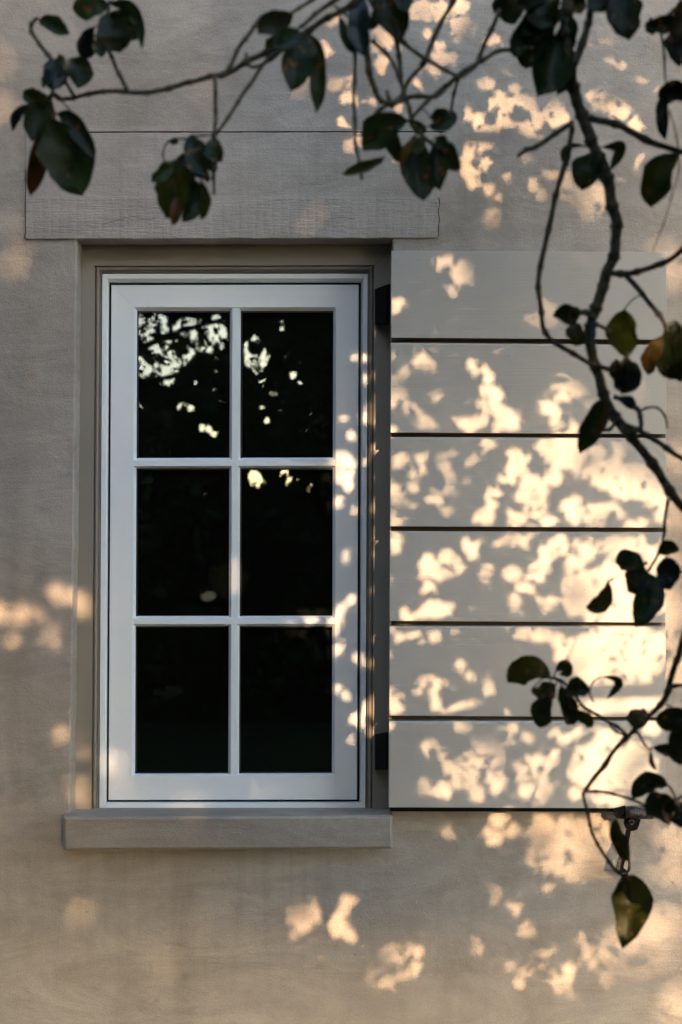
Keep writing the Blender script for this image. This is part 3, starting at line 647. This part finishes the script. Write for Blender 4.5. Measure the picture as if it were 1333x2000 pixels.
for b_, t_2, w_ in (((1075, 10), (1020, 70), 40), ((1085, 40), (1040, 96), 44), ((1100, 30), (1112, 96), 34), ((1095, 95), (1062, 150), 40), ((1015, 60), (1005, 112), 30), ((1070, 110), (1100, 175), 34), ((1050, -15), (1010, 12), 40), ((1130, -20), (1135, 26), 30)):
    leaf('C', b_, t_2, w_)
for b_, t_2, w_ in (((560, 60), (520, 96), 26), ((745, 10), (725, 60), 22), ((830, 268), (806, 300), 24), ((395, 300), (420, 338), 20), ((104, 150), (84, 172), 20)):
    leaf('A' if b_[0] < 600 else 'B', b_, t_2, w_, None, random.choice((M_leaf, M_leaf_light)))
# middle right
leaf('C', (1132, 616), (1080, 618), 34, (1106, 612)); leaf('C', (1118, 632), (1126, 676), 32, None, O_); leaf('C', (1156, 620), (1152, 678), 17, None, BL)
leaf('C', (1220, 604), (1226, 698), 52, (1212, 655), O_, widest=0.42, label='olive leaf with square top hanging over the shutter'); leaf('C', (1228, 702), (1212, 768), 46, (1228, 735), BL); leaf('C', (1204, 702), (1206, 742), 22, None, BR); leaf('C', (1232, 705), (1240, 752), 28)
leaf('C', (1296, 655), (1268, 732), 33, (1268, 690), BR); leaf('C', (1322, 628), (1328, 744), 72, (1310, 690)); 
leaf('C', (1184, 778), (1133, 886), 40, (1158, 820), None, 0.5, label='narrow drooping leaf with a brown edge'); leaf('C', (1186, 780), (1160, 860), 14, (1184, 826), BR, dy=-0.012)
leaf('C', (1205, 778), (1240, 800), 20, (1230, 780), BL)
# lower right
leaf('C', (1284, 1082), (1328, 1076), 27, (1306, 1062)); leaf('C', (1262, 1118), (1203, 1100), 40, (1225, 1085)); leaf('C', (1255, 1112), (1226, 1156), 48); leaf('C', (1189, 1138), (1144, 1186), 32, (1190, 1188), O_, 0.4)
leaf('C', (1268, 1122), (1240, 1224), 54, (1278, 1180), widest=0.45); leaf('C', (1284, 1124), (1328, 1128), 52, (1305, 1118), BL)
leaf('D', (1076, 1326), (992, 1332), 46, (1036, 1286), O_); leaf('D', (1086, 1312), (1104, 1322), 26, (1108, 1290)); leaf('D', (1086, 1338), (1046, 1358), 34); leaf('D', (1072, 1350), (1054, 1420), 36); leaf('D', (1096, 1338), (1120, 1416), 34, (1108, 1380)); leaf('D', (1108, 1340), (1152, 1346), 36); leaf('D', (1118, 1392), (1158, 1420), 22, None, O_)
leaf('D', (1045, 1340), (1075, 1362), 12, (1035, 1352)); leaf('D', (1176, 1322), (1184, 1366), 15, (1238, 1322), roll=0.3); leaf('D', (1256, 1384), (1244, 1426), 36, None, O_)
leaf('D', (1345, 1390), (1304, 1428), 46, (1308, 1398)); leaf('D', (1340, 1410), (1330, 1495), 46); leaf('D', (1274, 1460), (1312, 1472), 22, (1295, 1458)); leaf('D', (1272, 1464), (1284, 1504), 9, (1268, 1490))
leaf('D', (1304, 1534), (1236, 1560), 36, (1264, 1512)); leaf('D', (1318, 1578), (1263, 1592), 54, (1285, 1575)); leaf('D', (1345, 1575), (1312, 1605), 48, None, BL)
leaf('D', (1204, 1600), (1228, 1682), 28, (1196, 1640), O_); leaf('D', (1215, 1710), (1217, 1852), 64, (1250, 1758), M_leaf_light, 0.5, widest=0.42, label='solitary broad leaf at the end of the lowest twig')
# backlit buds
for i, (x, y) in enumerate(((1262, 1100), (1259, 1113), (1257, 1127))):
    bm = bmesh.new(); bmesh.ops.create_icosphere(bm, subdivisions=2, radius=rpx(4.6, -1.62), matrix=Matrix.Translation(P(x, y, -1.66)))
    me = bpy.data.meshes.new('bud'); bm.to_mesh(me); bm.free(); link_mesh('bud', me, M_leaf_brown, branches['C'], True)
# trunk
tv = [Vector((2.2, -2.95, -0.1)), Vector((2.12, -2.9, 0.8)), Vector((2.2, -2.95, 1.8)), TR+Vector((0, 0, 2.9)), Vector((2.3, -3.1, 3.8)), Vector((2.5, -3.4, 4.6))]
cp = catmull(tv, 8); v, f = tube_geo(cp, [0.13-0.085*i/(len(cp)-1) for i in range(len(cp))], 16, 0.25); mesh_obj('trunk', v, f, M_trunk, tree, smooth=True)

# ------------------------------------------------------------------ sunlight gaps cut into the canopy, placed to shape the wall's sun patches
S = np.array(SDIR)/abs(SDIR.y)      # per metre away from the wall
GX0, GX1, GZ0, GZ1, GS = -1.6, 1.8, -0.2, 3.4, 0.004
gw, gh = int((GX1-GX0)/GS), int((GZ1-GZ0)/GS)
gx = GX0 + (np.arange(gw)+0.5)*GS; gz = GZ0 + (np.arange(gh)+0.5)*GS
GXX, GZZ = np.meshgrid(gx, gz)
near = np.zeros((gh, gw), bool); far = np.zeros((gh, gw), bool)
def gap(px, py, rx, ry, plane, mode, ang=0.0):
    p = P(px, py, plane); s = (plane+CAM_D)/FPX
    cx = p.x + S[0]*plane; cz = p.z + S[2]*plane       # slide along the ray to the wall plane
    rx *= s; ry *= s
    def ell(k, add):
        return ((GXX-cx)/(rx*k+add))**2 + ((GZZ-cz)/(ry*k+add))**2 < 1
    def rag(k, add):   # ragged outline
        th = np.arctan2(GZZ-cz, GXX-cx); r = 1 + 0.26*np.sin(3*th+px) + 0.17*np.sin(5*th+py) + 0.12*np.sin(9*th+px+py)
        return ((GXX-cx)/(rx*k+add))**2 + ((GZZ-cz)/(ry*k+add))**2 < r*r
    if mode == 'N': near[:] |= rag(0.60 if min(rx, ry) < 0.034 else 0.86, 0.0025); far[:] |= ell(1.0, 0.028)
    elif mode == 'F': far[:] |= ell(0.72, 0.0); near[:] |= ell(1.0, 0.02)
    else: far[:] |= ell(0.28, 0.002); near[:] |= ell(0.6, 0.006)      # dim: a pinhole
def zl(sc, ox, oy, plane, items, default='N', g=1.0, k2=0.0):
    for it in items:
        x, y, a, b = it[:4]; m = it[4] if len(it) > 4 else default
        gap(ox + x/sc, oy + y/sc, a*g/sc+k2, b*g/sc+k2, plane, m)
SHP = -0.062
zl(2.248, 740, 480, SHP, [(290,68,14,16),(380,105,22,25,'d'),(575,190,35,50,'d'),(90,260,36,30),(335,325,14,20,'d'),(255,380,15,10,'d'),(320,190,6,8),(180,500,28,20),(220,520,18,18),(115,545,12,25),(75,580,22,18),
 (80,650,36,50),(130,710,26,26),(160,745,38,24),(205,770,32,20),(240,790,14,16),(260,665,16,18),(410,520,20,20),(425,560,10,18),(485,565,16,30),(470,630,22,26),(510,660,42,40),(500,720,70,38),(560,750,50,45),(440,780,42,24),
 (365,775,26,13),(400,800,45,12),(530,800,28,18),(590,790,18,22),(738,705,20,26),(775,765,25,42),(770,720,10,16),(800,590,18,12,'d'),(880,640,14,28,'d'),(855,805,18,14),(925,700,14,10,'d'),
 (90,940,38,40),(180,930,22,20),(170,990,28,26),(65,1070,18,45),(90,1110,30,26),(155,1055,26,24),(150,1150,34,22),(120,1180,22,12),(80,1215,28,20),(235,1105,32,22),
 (280,930,16,18),(300,975,20,26),(315,1010,16,26),(310,1070,26,20),(325,915,12,9),(408,940,24,17),(380,1025,15,15),(300,1170,26,10),(475,865,26,20),(465,895,12,8),
 (600,920,32,26),(600,980,50,38),(560,1010,40,28),(640,940,26,20),(670,1030,45,28),(720,1080,35,36),(660,1070,50,20),(630,1105,40,18),(510,1085,28,17),(490,1130,26,34),(475,1190,36,40),
 (600,1200,55,32),(690,1150,50,36),(740,1210,45,32),(430,1195,16,18),(820,905,45,40,'F'),(730,880,35,25,'d'),(890,980,38,34,'d'),(1000,1000,34,30,'F'),(1095,1035,52,38,'F'),(1180,1010,34,28,'d'),(770,1020,34,30,'d'),
 (900,1180,85,58),(980,1200,66,34),(1050,1190,32,22),(870,1120,36,16),(1240,1180,26,46),(1230,1090,25,35,'F'),(1130,1215,55,14),(1060,890,34,22,'d'),(960,900,30,22,'d'),(1180,60,60,22,'d'),(1230,150,40,22,'d'),(880,60,40,30,'d')])
zl(2.248, 740, 1020, SHP, [(75,80,22,22,'d'),(75,120,10,14),(410,115,36,38),(390,85,18,16),(200,190,22,40),(240,210,18,50),(220,280,26,15),(295,150,20,25,'d'),(300,230,13,18),(355,190,15,20,'d'),(225,370,22,35),(265,390,22,40),(120,410,16,42),(180,400,24,30),(310,380,24,26),(470,215,15,25,'d'),
 (530,80,55,20),(620,80,80,22),(740,140,46,36),(700,195,40,16),(590,230,34,36),(650,290,40,12),(600,340,22,26),(735,350,44,28),(690,240,50,12),(790,95,55,40),(860,190,45,50),(920,120,45,45),(1020,95,55,34),(1130,100,55,40),(1000,210,36,50),(900,300,70,80),
 (850,380,50,34),(1050,350,80,80),(1150,380,80,50),(1230,300,36,110),(960,400,55,24),(1240,130,14,55),(1100,230,60,70),
 (150,490,26,20),(240,500,24,24),(90,510,14,12),(340,490,16,18),(640,490,30,25,'d'),(710,500,40,34),(840,560,70,50),(780,520,34,32),(1000,560,110,85),(1150,600,105,105),(900,640,50,36),(1050,700,115,80),(1180,780,80,50),(990,800,90,30),(1230,520,34,34),
 (360,628,18,18),(400,680,10,16),(215,700,30,24),(170,740,26,24),(245,730,18,40),(250,800,20,24),(85,790,25,50),(490,730,20,32),(400,810,42,28),(340,820,30,18),(580,820,13,18),
 (215,980,30,38),(275,1020,16,22),(370,900,36,18),(430,960,38,30),(450,1010,18,15),(300,1080,28,18),(340,1120,24,52),(280,1180,45,36),(200,1160,20,35,'d'),(380,1055,25,25),(410,1110,30,28),(405,1170,28,34),(450,1200,18,30),(440,1050,15,22),
 (510,930,27,28),(505,1000,25,55),(505,1090,25,45),(515,1160,24,30),(570,960,28,22),(590,900,28,18),(560,1150,22,24),(610,1050,18,40),(630,1110,22,34),(680,1060,28,38),(740,1060,20,26),(710,1130,36,30),(730,1180,70,34),(650,1180,30,32),
 (770,930,20,24),(820,950,20,24),(665,950,16,14),(900,920,38,22),(890,1000,24,32),(780,1020,12,18),(940,1030,45,42),(1000,1080,70,55),(960,1150,70,38),(1080,1000,50,50),(1150,1000,50,70),(1100,1130,90,60),(1200,900,45,40),(1010,960,32,30),(1200,1060,34,42),(870,1190,40,30),(1020,1220,90,18)])
zl(1.681, 540, 1560, 0, [(565,115,30,20),(730,70,36,30),(710,130,36,28),(770,100,18,28),(900,110,75,52),(860,160,48,38),(960,150,62,42),(1000,100,55,42),(1050,80,42,32),(1080,180,50,50,'F'),(840,200,16,36),(890,225,22,18),(990,210,45,35,'F'),(915,200,18,18),
 (575,325,35,15,'d'),(600,290,12,15,'d'),(680,295,22,18,'d'),(725,310,12,20,'d'),(890,292,20,8),(790,360,14,14),(85,425,28,16),(150,370,25,45,'d'),(188,400,16,38),(235,338,30,24),(222,390,10,30),(205,435,12,16),(240,450,20,18),
 (375,500,36,20),(350,540,22,22),(335,590,34,26),(372,602,26,20),(408,522,22,14),(462,500,22,24),(425,580,28,18),(452,560,14,16),(655,475,30,26),(660,500,18,20),(990,462,26,10),(880,520,12,24),(905,508,22,9),(1020,525,26,38),(960,560,22,34),(930,610,26,28),(965,640,16,22),(830,570,18,26),(795,612,14,8),(770,548,12,12),
 (1220,440,110,45,'F'),(1280,410,60,30,'F'),(1180,510,90,40,'F'),(1260,540,80,45,'F'),(1320,680,58,58,'F'),(1230,250,50,32,'d'),(1300,120,50,35,'F'),(1085,590,20,20,'d'),(120,610,40,24,'d'),(820,430,24,20,'d')])
zl(2.666, 0, 1050, 0, [(120,400,66,60),(205,400,52,42),(245,525,95,66),(295,540,38,46),(15,405,30,40),(290,280,40,34),(330,320,20,22),(415,290,54,40),(445,345,34,40),(340,415,20,20),(325,1020,28,30),(440,1105,24,26),(430,1250,50,34),(430,1330,50,40),(60,540,34,16),(345,1270,16,16)])
zl(1, 0, 0, 0, [(400,165,26,20,'d'),(620,420,24,30,'d'),(20,440,26,34,'d'),(30,520,20,28,'d'),(590,1790,40,22,'d'),(330,1882,44,9,'d'),(160,1780,16,20,'d'),(285,1850,20,14,'d')])
zl(1, 0, 0, SHP, [(905,530,22,26,'d'),(995,565,34,46,'d'),(1060,615,34,28,'d'),(1210,520,40,24,'d'),(1240,640,30,24,'d'),(1100,760,24,26,'d'),(1230,760,34,24,'d'),(1205,1295,98,80),(1190,1350,100,36),(1215,1150,78,52),(1150,1165,60,36),(1150,1000,84,24),(1240,1100,50,40),(1190,1480,80,50)])
zl(1, 0, 0, 0, [(1320,1120,22,40,'F'),(1318,1210,20,45,'F'),(1325,1330,14,30,'F'),(1316,520,22,34,'F'),(1322,900,14,26,'F'),(1322,1010,12,26,'F'),(1325,1700,20,24,'F')])
zl(2.222, 630, 640, 0.074, [(225,215,22,18),(185,222,15,14),(148,130,12,6),(183,130,12,8),(230,350,22,50),(235,400,18,50),(190,350,15,15),(185,400,18,30),(95,395,16,15),(130,465,20,22),(235,525,20,22),(190,570,8,8),(80,600,28,45,'F'),(122,690,28,30),(78,755,28,32),(145,790,10,20),(242,660,8,20),(235,790,14,45),(232,885,14,16),(240,970,12,28),(110,975,22,20),(110,1010,14,20),(127,1180,20,22),(88,1215,24,25),(145,1215,8,12),
 (70,1380,28,60),(60,1320,15,15),(160,1430,28,28),(70,1560,28,28),(115,1598,22,20),(225,1610,20,20),(160,1700,45,50),(195,1650,28,40),(230,1680,15,60),(220,1760,20,25),(135,1780,18,18),(215,1460,14,18),(230,1360,12,12),(220,1140,12,10)], g=0.72)
zl(1, 0, 0, 0.074, [(455,1125,14,26,'F'),(600,1213,55,9,'F'),(600,904,45,8,'d'),(375,1578,22,10,'F'),(220,1490,24,24,'d'),(235,1545,22,16,'d'),(520,1540,26,20,'d'),(380,905,14,8,'d')])
zl(2.943, 880, 0, 0, [(40,130,60,30),(110,180,55,25),(60,30,60,30),(40,205,55,18),(15,340,18,26),(240,238,42,11),(225,430,28,16),(185,460,55,28),(220,485,30,16),(290,350,32,14),(320,400,10,8),(315,610,36,40),(285,540,15,18),(370,515,25,18),(240,590,36,14),(400,575,30,14),(450,620,32,11),(460,580,26,11),
 (620,640,45,42),(590,600,42,22),(550,660,16,15),(485,660,15,15),(500,705,22,10),(660,680,22,20),(600,710,16,11),(100,660,18,22),(160,680,14,30),(160,730,9,22),(300,690,32,14),(240,745,22,11),(265,770,13,10),(360,715,16,10),(430,730,26,13),(455,765,16,20),(515,800,12,18),
 (120,820,28,30),(190,840,36,9),(110,890,14,26),(75,940,22,30),(205,938,32,9),(110,1000,44,32),(130,1060,42,32),(220,1090,42,28),(260,1140,30,20),(330,1020,10,26),(470,1060,18,22),(570,1000,40,16),(480,920,44,18),(420,895,18,15),(690,1070,35,30,'F'),(820,1160,60,50,'F'),(515,1130,18,34,'d'),(240,1250,46,46,'d'),(1060,1000,28,18),(990,1025,16,15),(1100,905,28,9),
 (880,390,62,48),(780,420,38,22),(850,450,34,22),(960,400,52,36),(740,390,26,20),(1090,470,16,32),(900,610,72,16),(970,655,54,26),(1040,600,72,22),(1060,720,44,32),(1000,560,90,9),(800,560,16,26),(880,540,26,9),(1230,1420,70,60,'F'),(1200,560,60,60,'d'),(900,220,40,30,'d'),(1250,1640,40,70,'d')], k2=1.7)
zl(2.898, 440, 0, 0, [(630,100,55,18),(600,130,34,13),(570,290,26,45),(890,190,44,34),(930,230,34,30),(850,150,26,26),(850,270,22,24),(1100,70,75,70),(1200,60,80,50),(1150,200,34,11),(1220,330,52,28),(1220,260,26,13),(900,340,18,9),(880,400,18,12),(1105,400,13,11),(1090,480,20,12),(1200,440,12,22),(1170,400,12,11),
 (620,480,50,25,'d'),(430,520,40,25,'d'),(700,555,52,9),(480,440,11,13),(710,455,13,11),(830,578,18,7),(980,610,18,12),(1220,600,26,16),(670,700,15,30),(770,780,14,18),(700,830,15,25,'d'),(950,895,32,9),(130,910,16,26,'d'),(40,940,20,34,'d'),(240,1260,16,40,'d'),(780,1100,30,18,'d')], k2=2.0)
zl(1, 0, 0, 0, [(6,115,16,24,'F'),(3,205,16,24,'F'),(28,395,14,24,'d'),(45,440,10,12,'d'),(15,500,12,16,'d'),(400,165,16,10,'d'),(440,108,12,10,'d')])
# holes that fall only on the wall outside the frame, so the dapple does not stop at the picture's edge
for _ in range(170):
    x = random.uniform(-500, 2000); y = random.uniform(-500, 2300)
    if -40 < x < 1370 and -40 < y < 2040: continue
    if x < 600 and random.random() < 0.7: continue
    gap(x, y, random.uniform(14, 60), random.uniform(12, 50), 0, random.choice('NNF'))

def lookup(mask, pts):
    """pts (N,3): slide each to the wall plane along the sun ray and read the mask."""
    d = -pts[:, 1]
    x = pts[:, 0] - S[0]*d; z = pts[:, 2] - S[2]*d
    ix = ((x-GX0)/GS).astype(int); iz = ((z-GZ0)/GS).astype(int)
    ok = (ix >= 0) & (ix < gw) & (iz >= 0) & (iz < gh)
    r = np.zeros(len(pts), bool); r[ok] = mask[iz[ok], ix[ok]]; return r

# openings of the far crown that the panes mirror as bright sky (photo px)
REF = [(295,635,30,24,.93),(340,690,34,26,.90),(365,645,24,24,.88),(285,700,16,30,.90),(325,730,26,18,.82),(400,640,12,10,.8),(425,640,14,22,.93),(400,670,14,16,.86),(435,665,8,12,.8),(310,668,20,16,.86),(440,680,10,12,.5),(285,740,14,14,.6),
 (488,680,9,12,.94),(492,704,12,12,.93),(505,722,9,14,.93),(513,704,8,8,.9),(515,745,8,9,.85),(500,662,6,6,.8),(522,690,5,7,.85),(535,760,8,8,.5),(352,796,3,3,1),(373,797,4,4,1),(395,836,3,4,1),(408,838,4,5,1),(418,848,4,4,1),(280,790,5,8,.8),(290,800,4,4,.8),
 (552,623,3,3,1),(532,637,3,3,1),(583,713,3,4,1),(573,733,4,4,1),(530,676,3,3,1),(548,805,3,3,1),(522,822,3,4,1),(504,833,3,4,1),(540,812,3,3,.8),(519,847,3,3,1),
 (498,930,10,9,.95),(505,945,9,8,.9),(556,925,6,8,.9),(562,938,6,6,.9),(545,934,4,4,.8),(400,1166,5,5,1),(413,1163,6,7,1),(432,1190,3,3,1),(441,1188,3,3,1),(369,1194,4,4,.8),
 (292,1302,6,5,1),(322,1300,8,5,1),(306,1306,4,3,1),(308,1352,4,4,1),(325,1360,8,7,1),(340,1355,5,5,1),(352,1352,3,4,1),(330,1347,4,4,.8),(298,1378,4,4,1),(413,1452,5,7,1),(405,1463,5,5,.8),(403,1488,8,6,1),(394,1498,6,6,1)]
_r = np.random.default_rng(77)
for _ in range(70):      # scattered pinholes between the leaves
    a_, b_2 = _r.normal(0, 1, 2)
    x_, y_ = (345+75*a_, 730+70*b_2) if _ % 2 else (530+60*a_, 740+80*b_2)
    if 268 < x_ < 652 and 608 < y_ < 1010: REF.append((x_, y_, _r.uniform(0.4, 2.2), _r.uniform(0.4, 2.6), 0.97))
def sky_gap(pts):
    """True where the leaf, mirrored in the glass, would cover one of those openings."""
    q = pts.copy(); q[:, 1] = 2*0.0945 - q[:, 1]
    x, y, d = proj(q); hit = np.zeros(len(pts)); 
    for cx, cy, rx, ry, p in REF:
        hit = np.maximum(hit, (((x-cx)/(rx+1.2))**2 + ((y-cy)/(ry+1.2))**2 < 1)*p)
    return hit
def leaf_cloud(C, L, Wd, mask=None, reflect=False, seed=0, keep_view_clear=True, stray=0.0):
    """C (N,3) centres, L,Wd (N,) sizes -> mesh arrays of folded leaves that leave the gaps open."""
    r = np.random.default_rng(seed); n = len(C)
    ax = r.normal(size=(n, 3)); ax[:, 2] -= 0.5; ax /= np.linalg.norm(ax, axis=1)[:, None]
    nm = np.array([0.1, -0.75, 0.5]) + 0.75*r.normal(size=(n, 3)); sd = np.cross(ax, nm); sd /= np.linalg.norm(sd, axis=1)[:, None]
    nm = np.cross(sd, ax)
    a = ax*L[:, None]*0.5; s = sd*Wd[:, None]*0.5; k = nm*Wd[:, None]*0.14
    V = np.stack([C-a, C-0.1*a+s+k, C+a, C-0.1*a-s+k, C-0.15*a-k*0.3], 1)
    # extra outline points make the leaf rounder
    V6 = np.stack([C-a, C-0.62*a+0.78*s+k*.6, C+0.05*a+s+k, C+0.66*a+0.62*s+k*.4, C+a, C+0.66*a-0.62*s+k*.4, C+0.05*a-s+k, C-0.62*a-0.78*s+k*.6], 1)
    bad = np.zeros(n, bool)
    for j in range(8):
        if mask is not None: bad |= lookup(mask, V6[:, j])
    for j in range(8):
        if mask is not None:
            for w in (0.25, 0.5, 0.75): bad |= lookup(mask, V6[:, j]*w + C*(1-w))
    if mask is not None: bad |= lookup(mask, C)
    bad &= ~(r.random(n) < (stray(C) if callable(stray) else stray))
    if reflect:
        h = sky_gap(C)
        for j in range(8): h = np.maximum(h, np.where(sky_gap(V6[:, j]) > 0.94, 1, sky_gap(V6[:, j])))
        bad |= r.random(n) < h
    if keep_view_clear:
        for j in (0, 2, 4, 6):
            x, y, d = proj(V6[:, j]); bad |= (d > 0) & (V6[:, j, 1] < 0) & (x > -70) & (x < 1403) & (y > -70) & (y < 2070)
    return V6[~bad]
def cloud_obj(name, V, mat, parent):
    n = len(V); me = bpy.data.meshes.new(name)
    me.vertices.add(n*8); me.vertices.foreach_set('co', V.reshape(-1).astype(np.float32))
    base = (np.arange(n)*8)[:, None]
    q = np.array([0, 1, 2, 3, 4, 0, 4, 5, 6, 7])
    loops = (base + q[None, :]).reshape(-1)
    me.loops.add(len(loops)); me.loops.foreach_set('vertex_index', loops.astype(np.int32))
    me.polygons.add(n*2); me.polygons.foreach_set('loop_start', (np.arange(n*2)*5).astype(np.int32)); me.polygons.foreach_set('loop_total', np.full(n*2, 5, np.int32))
    me.update(calc_edges=True)
    o = link_mesh(name, me, mat, parent); o['kind'] = 'stuff'; return o
def from_wall(u, v, d):
    """points at distance d from the wall whose sun shadow falls on wall point (u, v)."""
    return np.stack([u + S[0]*d, -d, v + S[2]*d], 1)

# near foliage of the same tree, out of view, culled to shape sun patches
parts = []
def near_fill(n, x0, x1, y0, y1, d0, d1, l0, l1, seed, stray=0.0):
    r = np.random.default_rng(seed)
    a = P(x0, y1); b = P(x1, y0)
    u = r.uniform(a.x, b.x, n); v = r.uniform(a.z, b.z, n); d = r.uniform(d0, d1, n)
    C = from_wall(u, v, d); C = C[C[:, 2] > 0.25]; n = len(C)
    L = r.uniform(l0, l1, n)
    parts.append(leaf_cloud(C, L, L*r.uniform(0.42, 0.6, n), near, seed=seed, stray=stray))
near_fill(8000, 500, 1500, -200, 430, 0.95, 1.5, 0.03, 0.07, 1)
near_fill(20000, 500, 1500, -200, 430, 0.95, 1.5, 0.012, 0.03, 2, 0.035)
near_fill(6000, 470, 720, 800, 2080, 2.0, 2.9, 0.015, 0.05, 31)
near_fill(7000, 600, 800, 560, 1750, 1.9, 2.5, 0.015, 0.04, 32)
near_fill(9000, -200, 430, 980, 1780, 3.7, 4.6, 0.02, 0.08, 41)
near_fill(9000, -200, 430, 980, 1780, 3.7, 4.6, 0.015, 0.04, 42, 0.01)
near_fill(17000, 640, 1520, 350, 2120, 1.5, 2.3, 0.03, 0.07, 3, 0.012)
near_fill(46000, 640, 1500, 350, 2080, 1.5, 2.1, 0.012, 0.03, 4, 0.04)
nearV = np.concatenate(parts)
cloud_obj('foliage', nearV, M_canopy, tree)
# twigs inside that foliage
v, f = [], []
for i in range(60):
    d = random.uniform(1.6, 2.4); px = random.uniform(900, 1700); py = random.uniform(-200, 2000)
    a = P(px, py); p0 = Vector((a.x+S[0]*d, -d, a.z+S[2]*d))
    if p0.z < 0.3: continue
    pts = [p0]; dr = Vector((TR.x-p0.x, TR.y-p0.y, random.uniform(-0.2, 0.9))).normalized()
    for k in range(5): pts.append(pts[-1] + dr*0.16 + Vector([random.uniform(-.05, .05) for _ in range(3)]))
    arr = np.array([tuple(p) for p in pts]); sx, sy, dd = proj(arr)
    if ((dd > 0) & (sx > -60) & (sx < 1400) & (sy > -60) & (sy < 2060)).any(): continue
    if lookup(near, arr).mean() > 0.2: continue
    cp = catmull(pts, 3); tube_geo(cp, [0.0025+0.004*j/len(cp) for j in range(len(cp))], 5, 0.2, v, f)
for i in range(110):
    d = random.uniform(1.45, 2.1); px = random.uniform(720, 1480); py = random.uniform(300, 2050); a = P(px, py)
    pts = [Vector((a.x+S[0]*d, -d, a.z+S[2]*d))]; an = random.uniform(0.2, 2.6)
    for k in range(4): an += random.uniform(-.5, .5); pts.append(pts[-1] + Vector((math.cos(an), random.uniform(-.2, .2), math.sin(an)))*0.05)
    sx, sy, dd = proj(np.array([tuple(p) for p in pts]))
    if ((sx > -60) & (sx < 1400) & (sy > -60) & (sy < 2060)).any(): continue
    cp = catmull(pts, 3); tube_geo(cp, [0.0018-0.0008*j/len(cp) for j in range(len(cp))], 5, 0.2, v, f)
mesh_obj('inner_twig', v, f, M_bark, tree, smooth=True)['kind'] = 'stuff'

# ------------------------------------------------------------------ big trees behind the viewer: mirrored in the panes and filtering the sun
def big_tree(trunk_pts, r0, label, side=0):
    e = empty('tree'); tag(e, label, 'tree')
    cp = catmull([Vector(p) for p in trunk_pts], 8); v, f = tube_geo(cp, [r0*(1-0.72*i/(len(cp)-1)) for i in range(len(cp))], 14, 0.3)
    mesh_obj('trunk', v, f, M_trunk, e, smooth=True)
    v, f = [], []
    top = cp[len(cp)//2:]
    for i in range(16):
        s = random.choice(top); a = random.uniform(-1.2, 1.2) if side else random.uniform(0, 2*math.pi); L = random.uniform(1.2, 3.2)
        pts = [s, s+Vector((math.cos(a)*L*.45, math.sin(a)*L*.2, L*.3)), s+Vector((math.cos(a)*L, math.sin(a)*L*.35, L*random.uniform(.1, .6)))]
        c2 = catmull(pts, 5)
        if lookup(far, np.array([tuple(q) for q in c2])).any(): continue
        tube_geo(c2, [0.05*(1-.8*j/len(c2)) for j in range(len(c2))], 7, 0.3, v, f)
    mesh_obj('limb', v, f, M_trunk, e, smooth=True)['kind'] = 'stuff'
    return e
TA = big_tree([(4.7, -9.2, 0), (4.8, -9.2, 1.5), (4.6, -9.3, 3.2), (4.3, -9.4, 6.0)], 0.2, 'large garden tree behind the viewer, filtering low sun onto the wall', 1)
TB = big_tree([(-2.9, -10.8, 0), (-2.8, -10.8, 1.6), (-3.0, -10.9, 3.6), (-2.6, -11, 6)], 0.22, 'dark garden tree behind the viewer, mirrored in the window panes')
def fill_box(n, lo, hi, l0, l1, mask, reflect, seed):
    r = np.random.default_rng(seed); C = r.uniform(lo, hi, (n, 3)); L = r.uniform(l0, l1, n)
    return leaf_cloud(C, L, L*r.uniform(0.42, 0.62, n), mask, reflect, seed)
r = np.random.default_rng(5)
# crown A: fine leaves where it shades the wall
n = 52000; u = r.uniform(-1.35, 1.5, n); w = r.uniform(0.0, 3.2, n); d = r.uniform(7.2, 10.2, n)
C = from_wall(u, w, d); L = r.uniform(0.035, 0.12, n)
def soft(C):      # loose leaves in the openings of the far crown: half-lit patches
    d = -C[:, 1]; x = C[:, 0]-S[0]*d; z = C[:, 2]-S[2]*d
    b = np.exp(-((x-0.66)/0.24)**2 - ((z-1.25)/0.38)**2)
    m = 0.5 + 0.5*np.sin(x*31+2*np.sin(z*17))*np.sin(z*23+1.7*np.sin(x*13))
    return 0.10*m*(1-0.93*b) + 0.006
VA = leaf_cloud(C, L, L*r.uniform(.42, .6, n), far, seed=6, stray=soft)
cloud_obj('crown', np.concatenate([VA, fill_box(7000, (0.6, -10.5, 4.8), (5.0, -7.6, 6.0), 0.12, 0.22, far, False, 7)]), M_canopy, TA)
# crown B: fine leaves in the mirrored field, coarser around
VB = [fill_box(46000, (-2.9, -11.8, -0.0), (0.9, -9.2, 4.5), 0.05, 0.12, far, True, 9), fill_box(34000, (-2.7, -11.8, 2.3), (-0.2, -9.2, 4.5), 0.03, 0.07, far, True, 19), fill_box(20000, (-6.0, -12.5, 0.6), (1.5, -9.0, 6.3), 0.12, 0.24, far, True, 10), fill_box(12000, (0.0, -12.4, 0.0), (2.6, -10.6, 3.0), 0.10, 0.2, far, True, 12)]
cloud_obj('crown', np.concatenate(VB), M_canopy, TB)
# unseen tree added left of the window: keeps that side of the wall dusky
TC = big_tree([(-3.6, -3.2, 0), (-3.5, -3.2, 1.6), (-3.6, -3.3, 3.0), (-3.2, -3.2, 5)], 0.16, 'leafy tree added out of view left of the window to shade that side of the wall')
cloud_obj('crown', fill_box(40000, (-5.6, -5.0, 1.3), (-1.15, -0.7, 5.6), 0.08, 0.18, far | near, True, 13), M_canopy, TC)
# hedge closing the garden
hd = empty('hedge'); tag(hd, 'clipped evergreen hedge closing the garden behind the trees', 'hedge')
cloud_obj('foliage', fill_box(30000, (-12, -16.6, 0.0), (1.4, -15.4, 2.3), 0.14, 0.26, None, True, 14), M_canopy, hd)
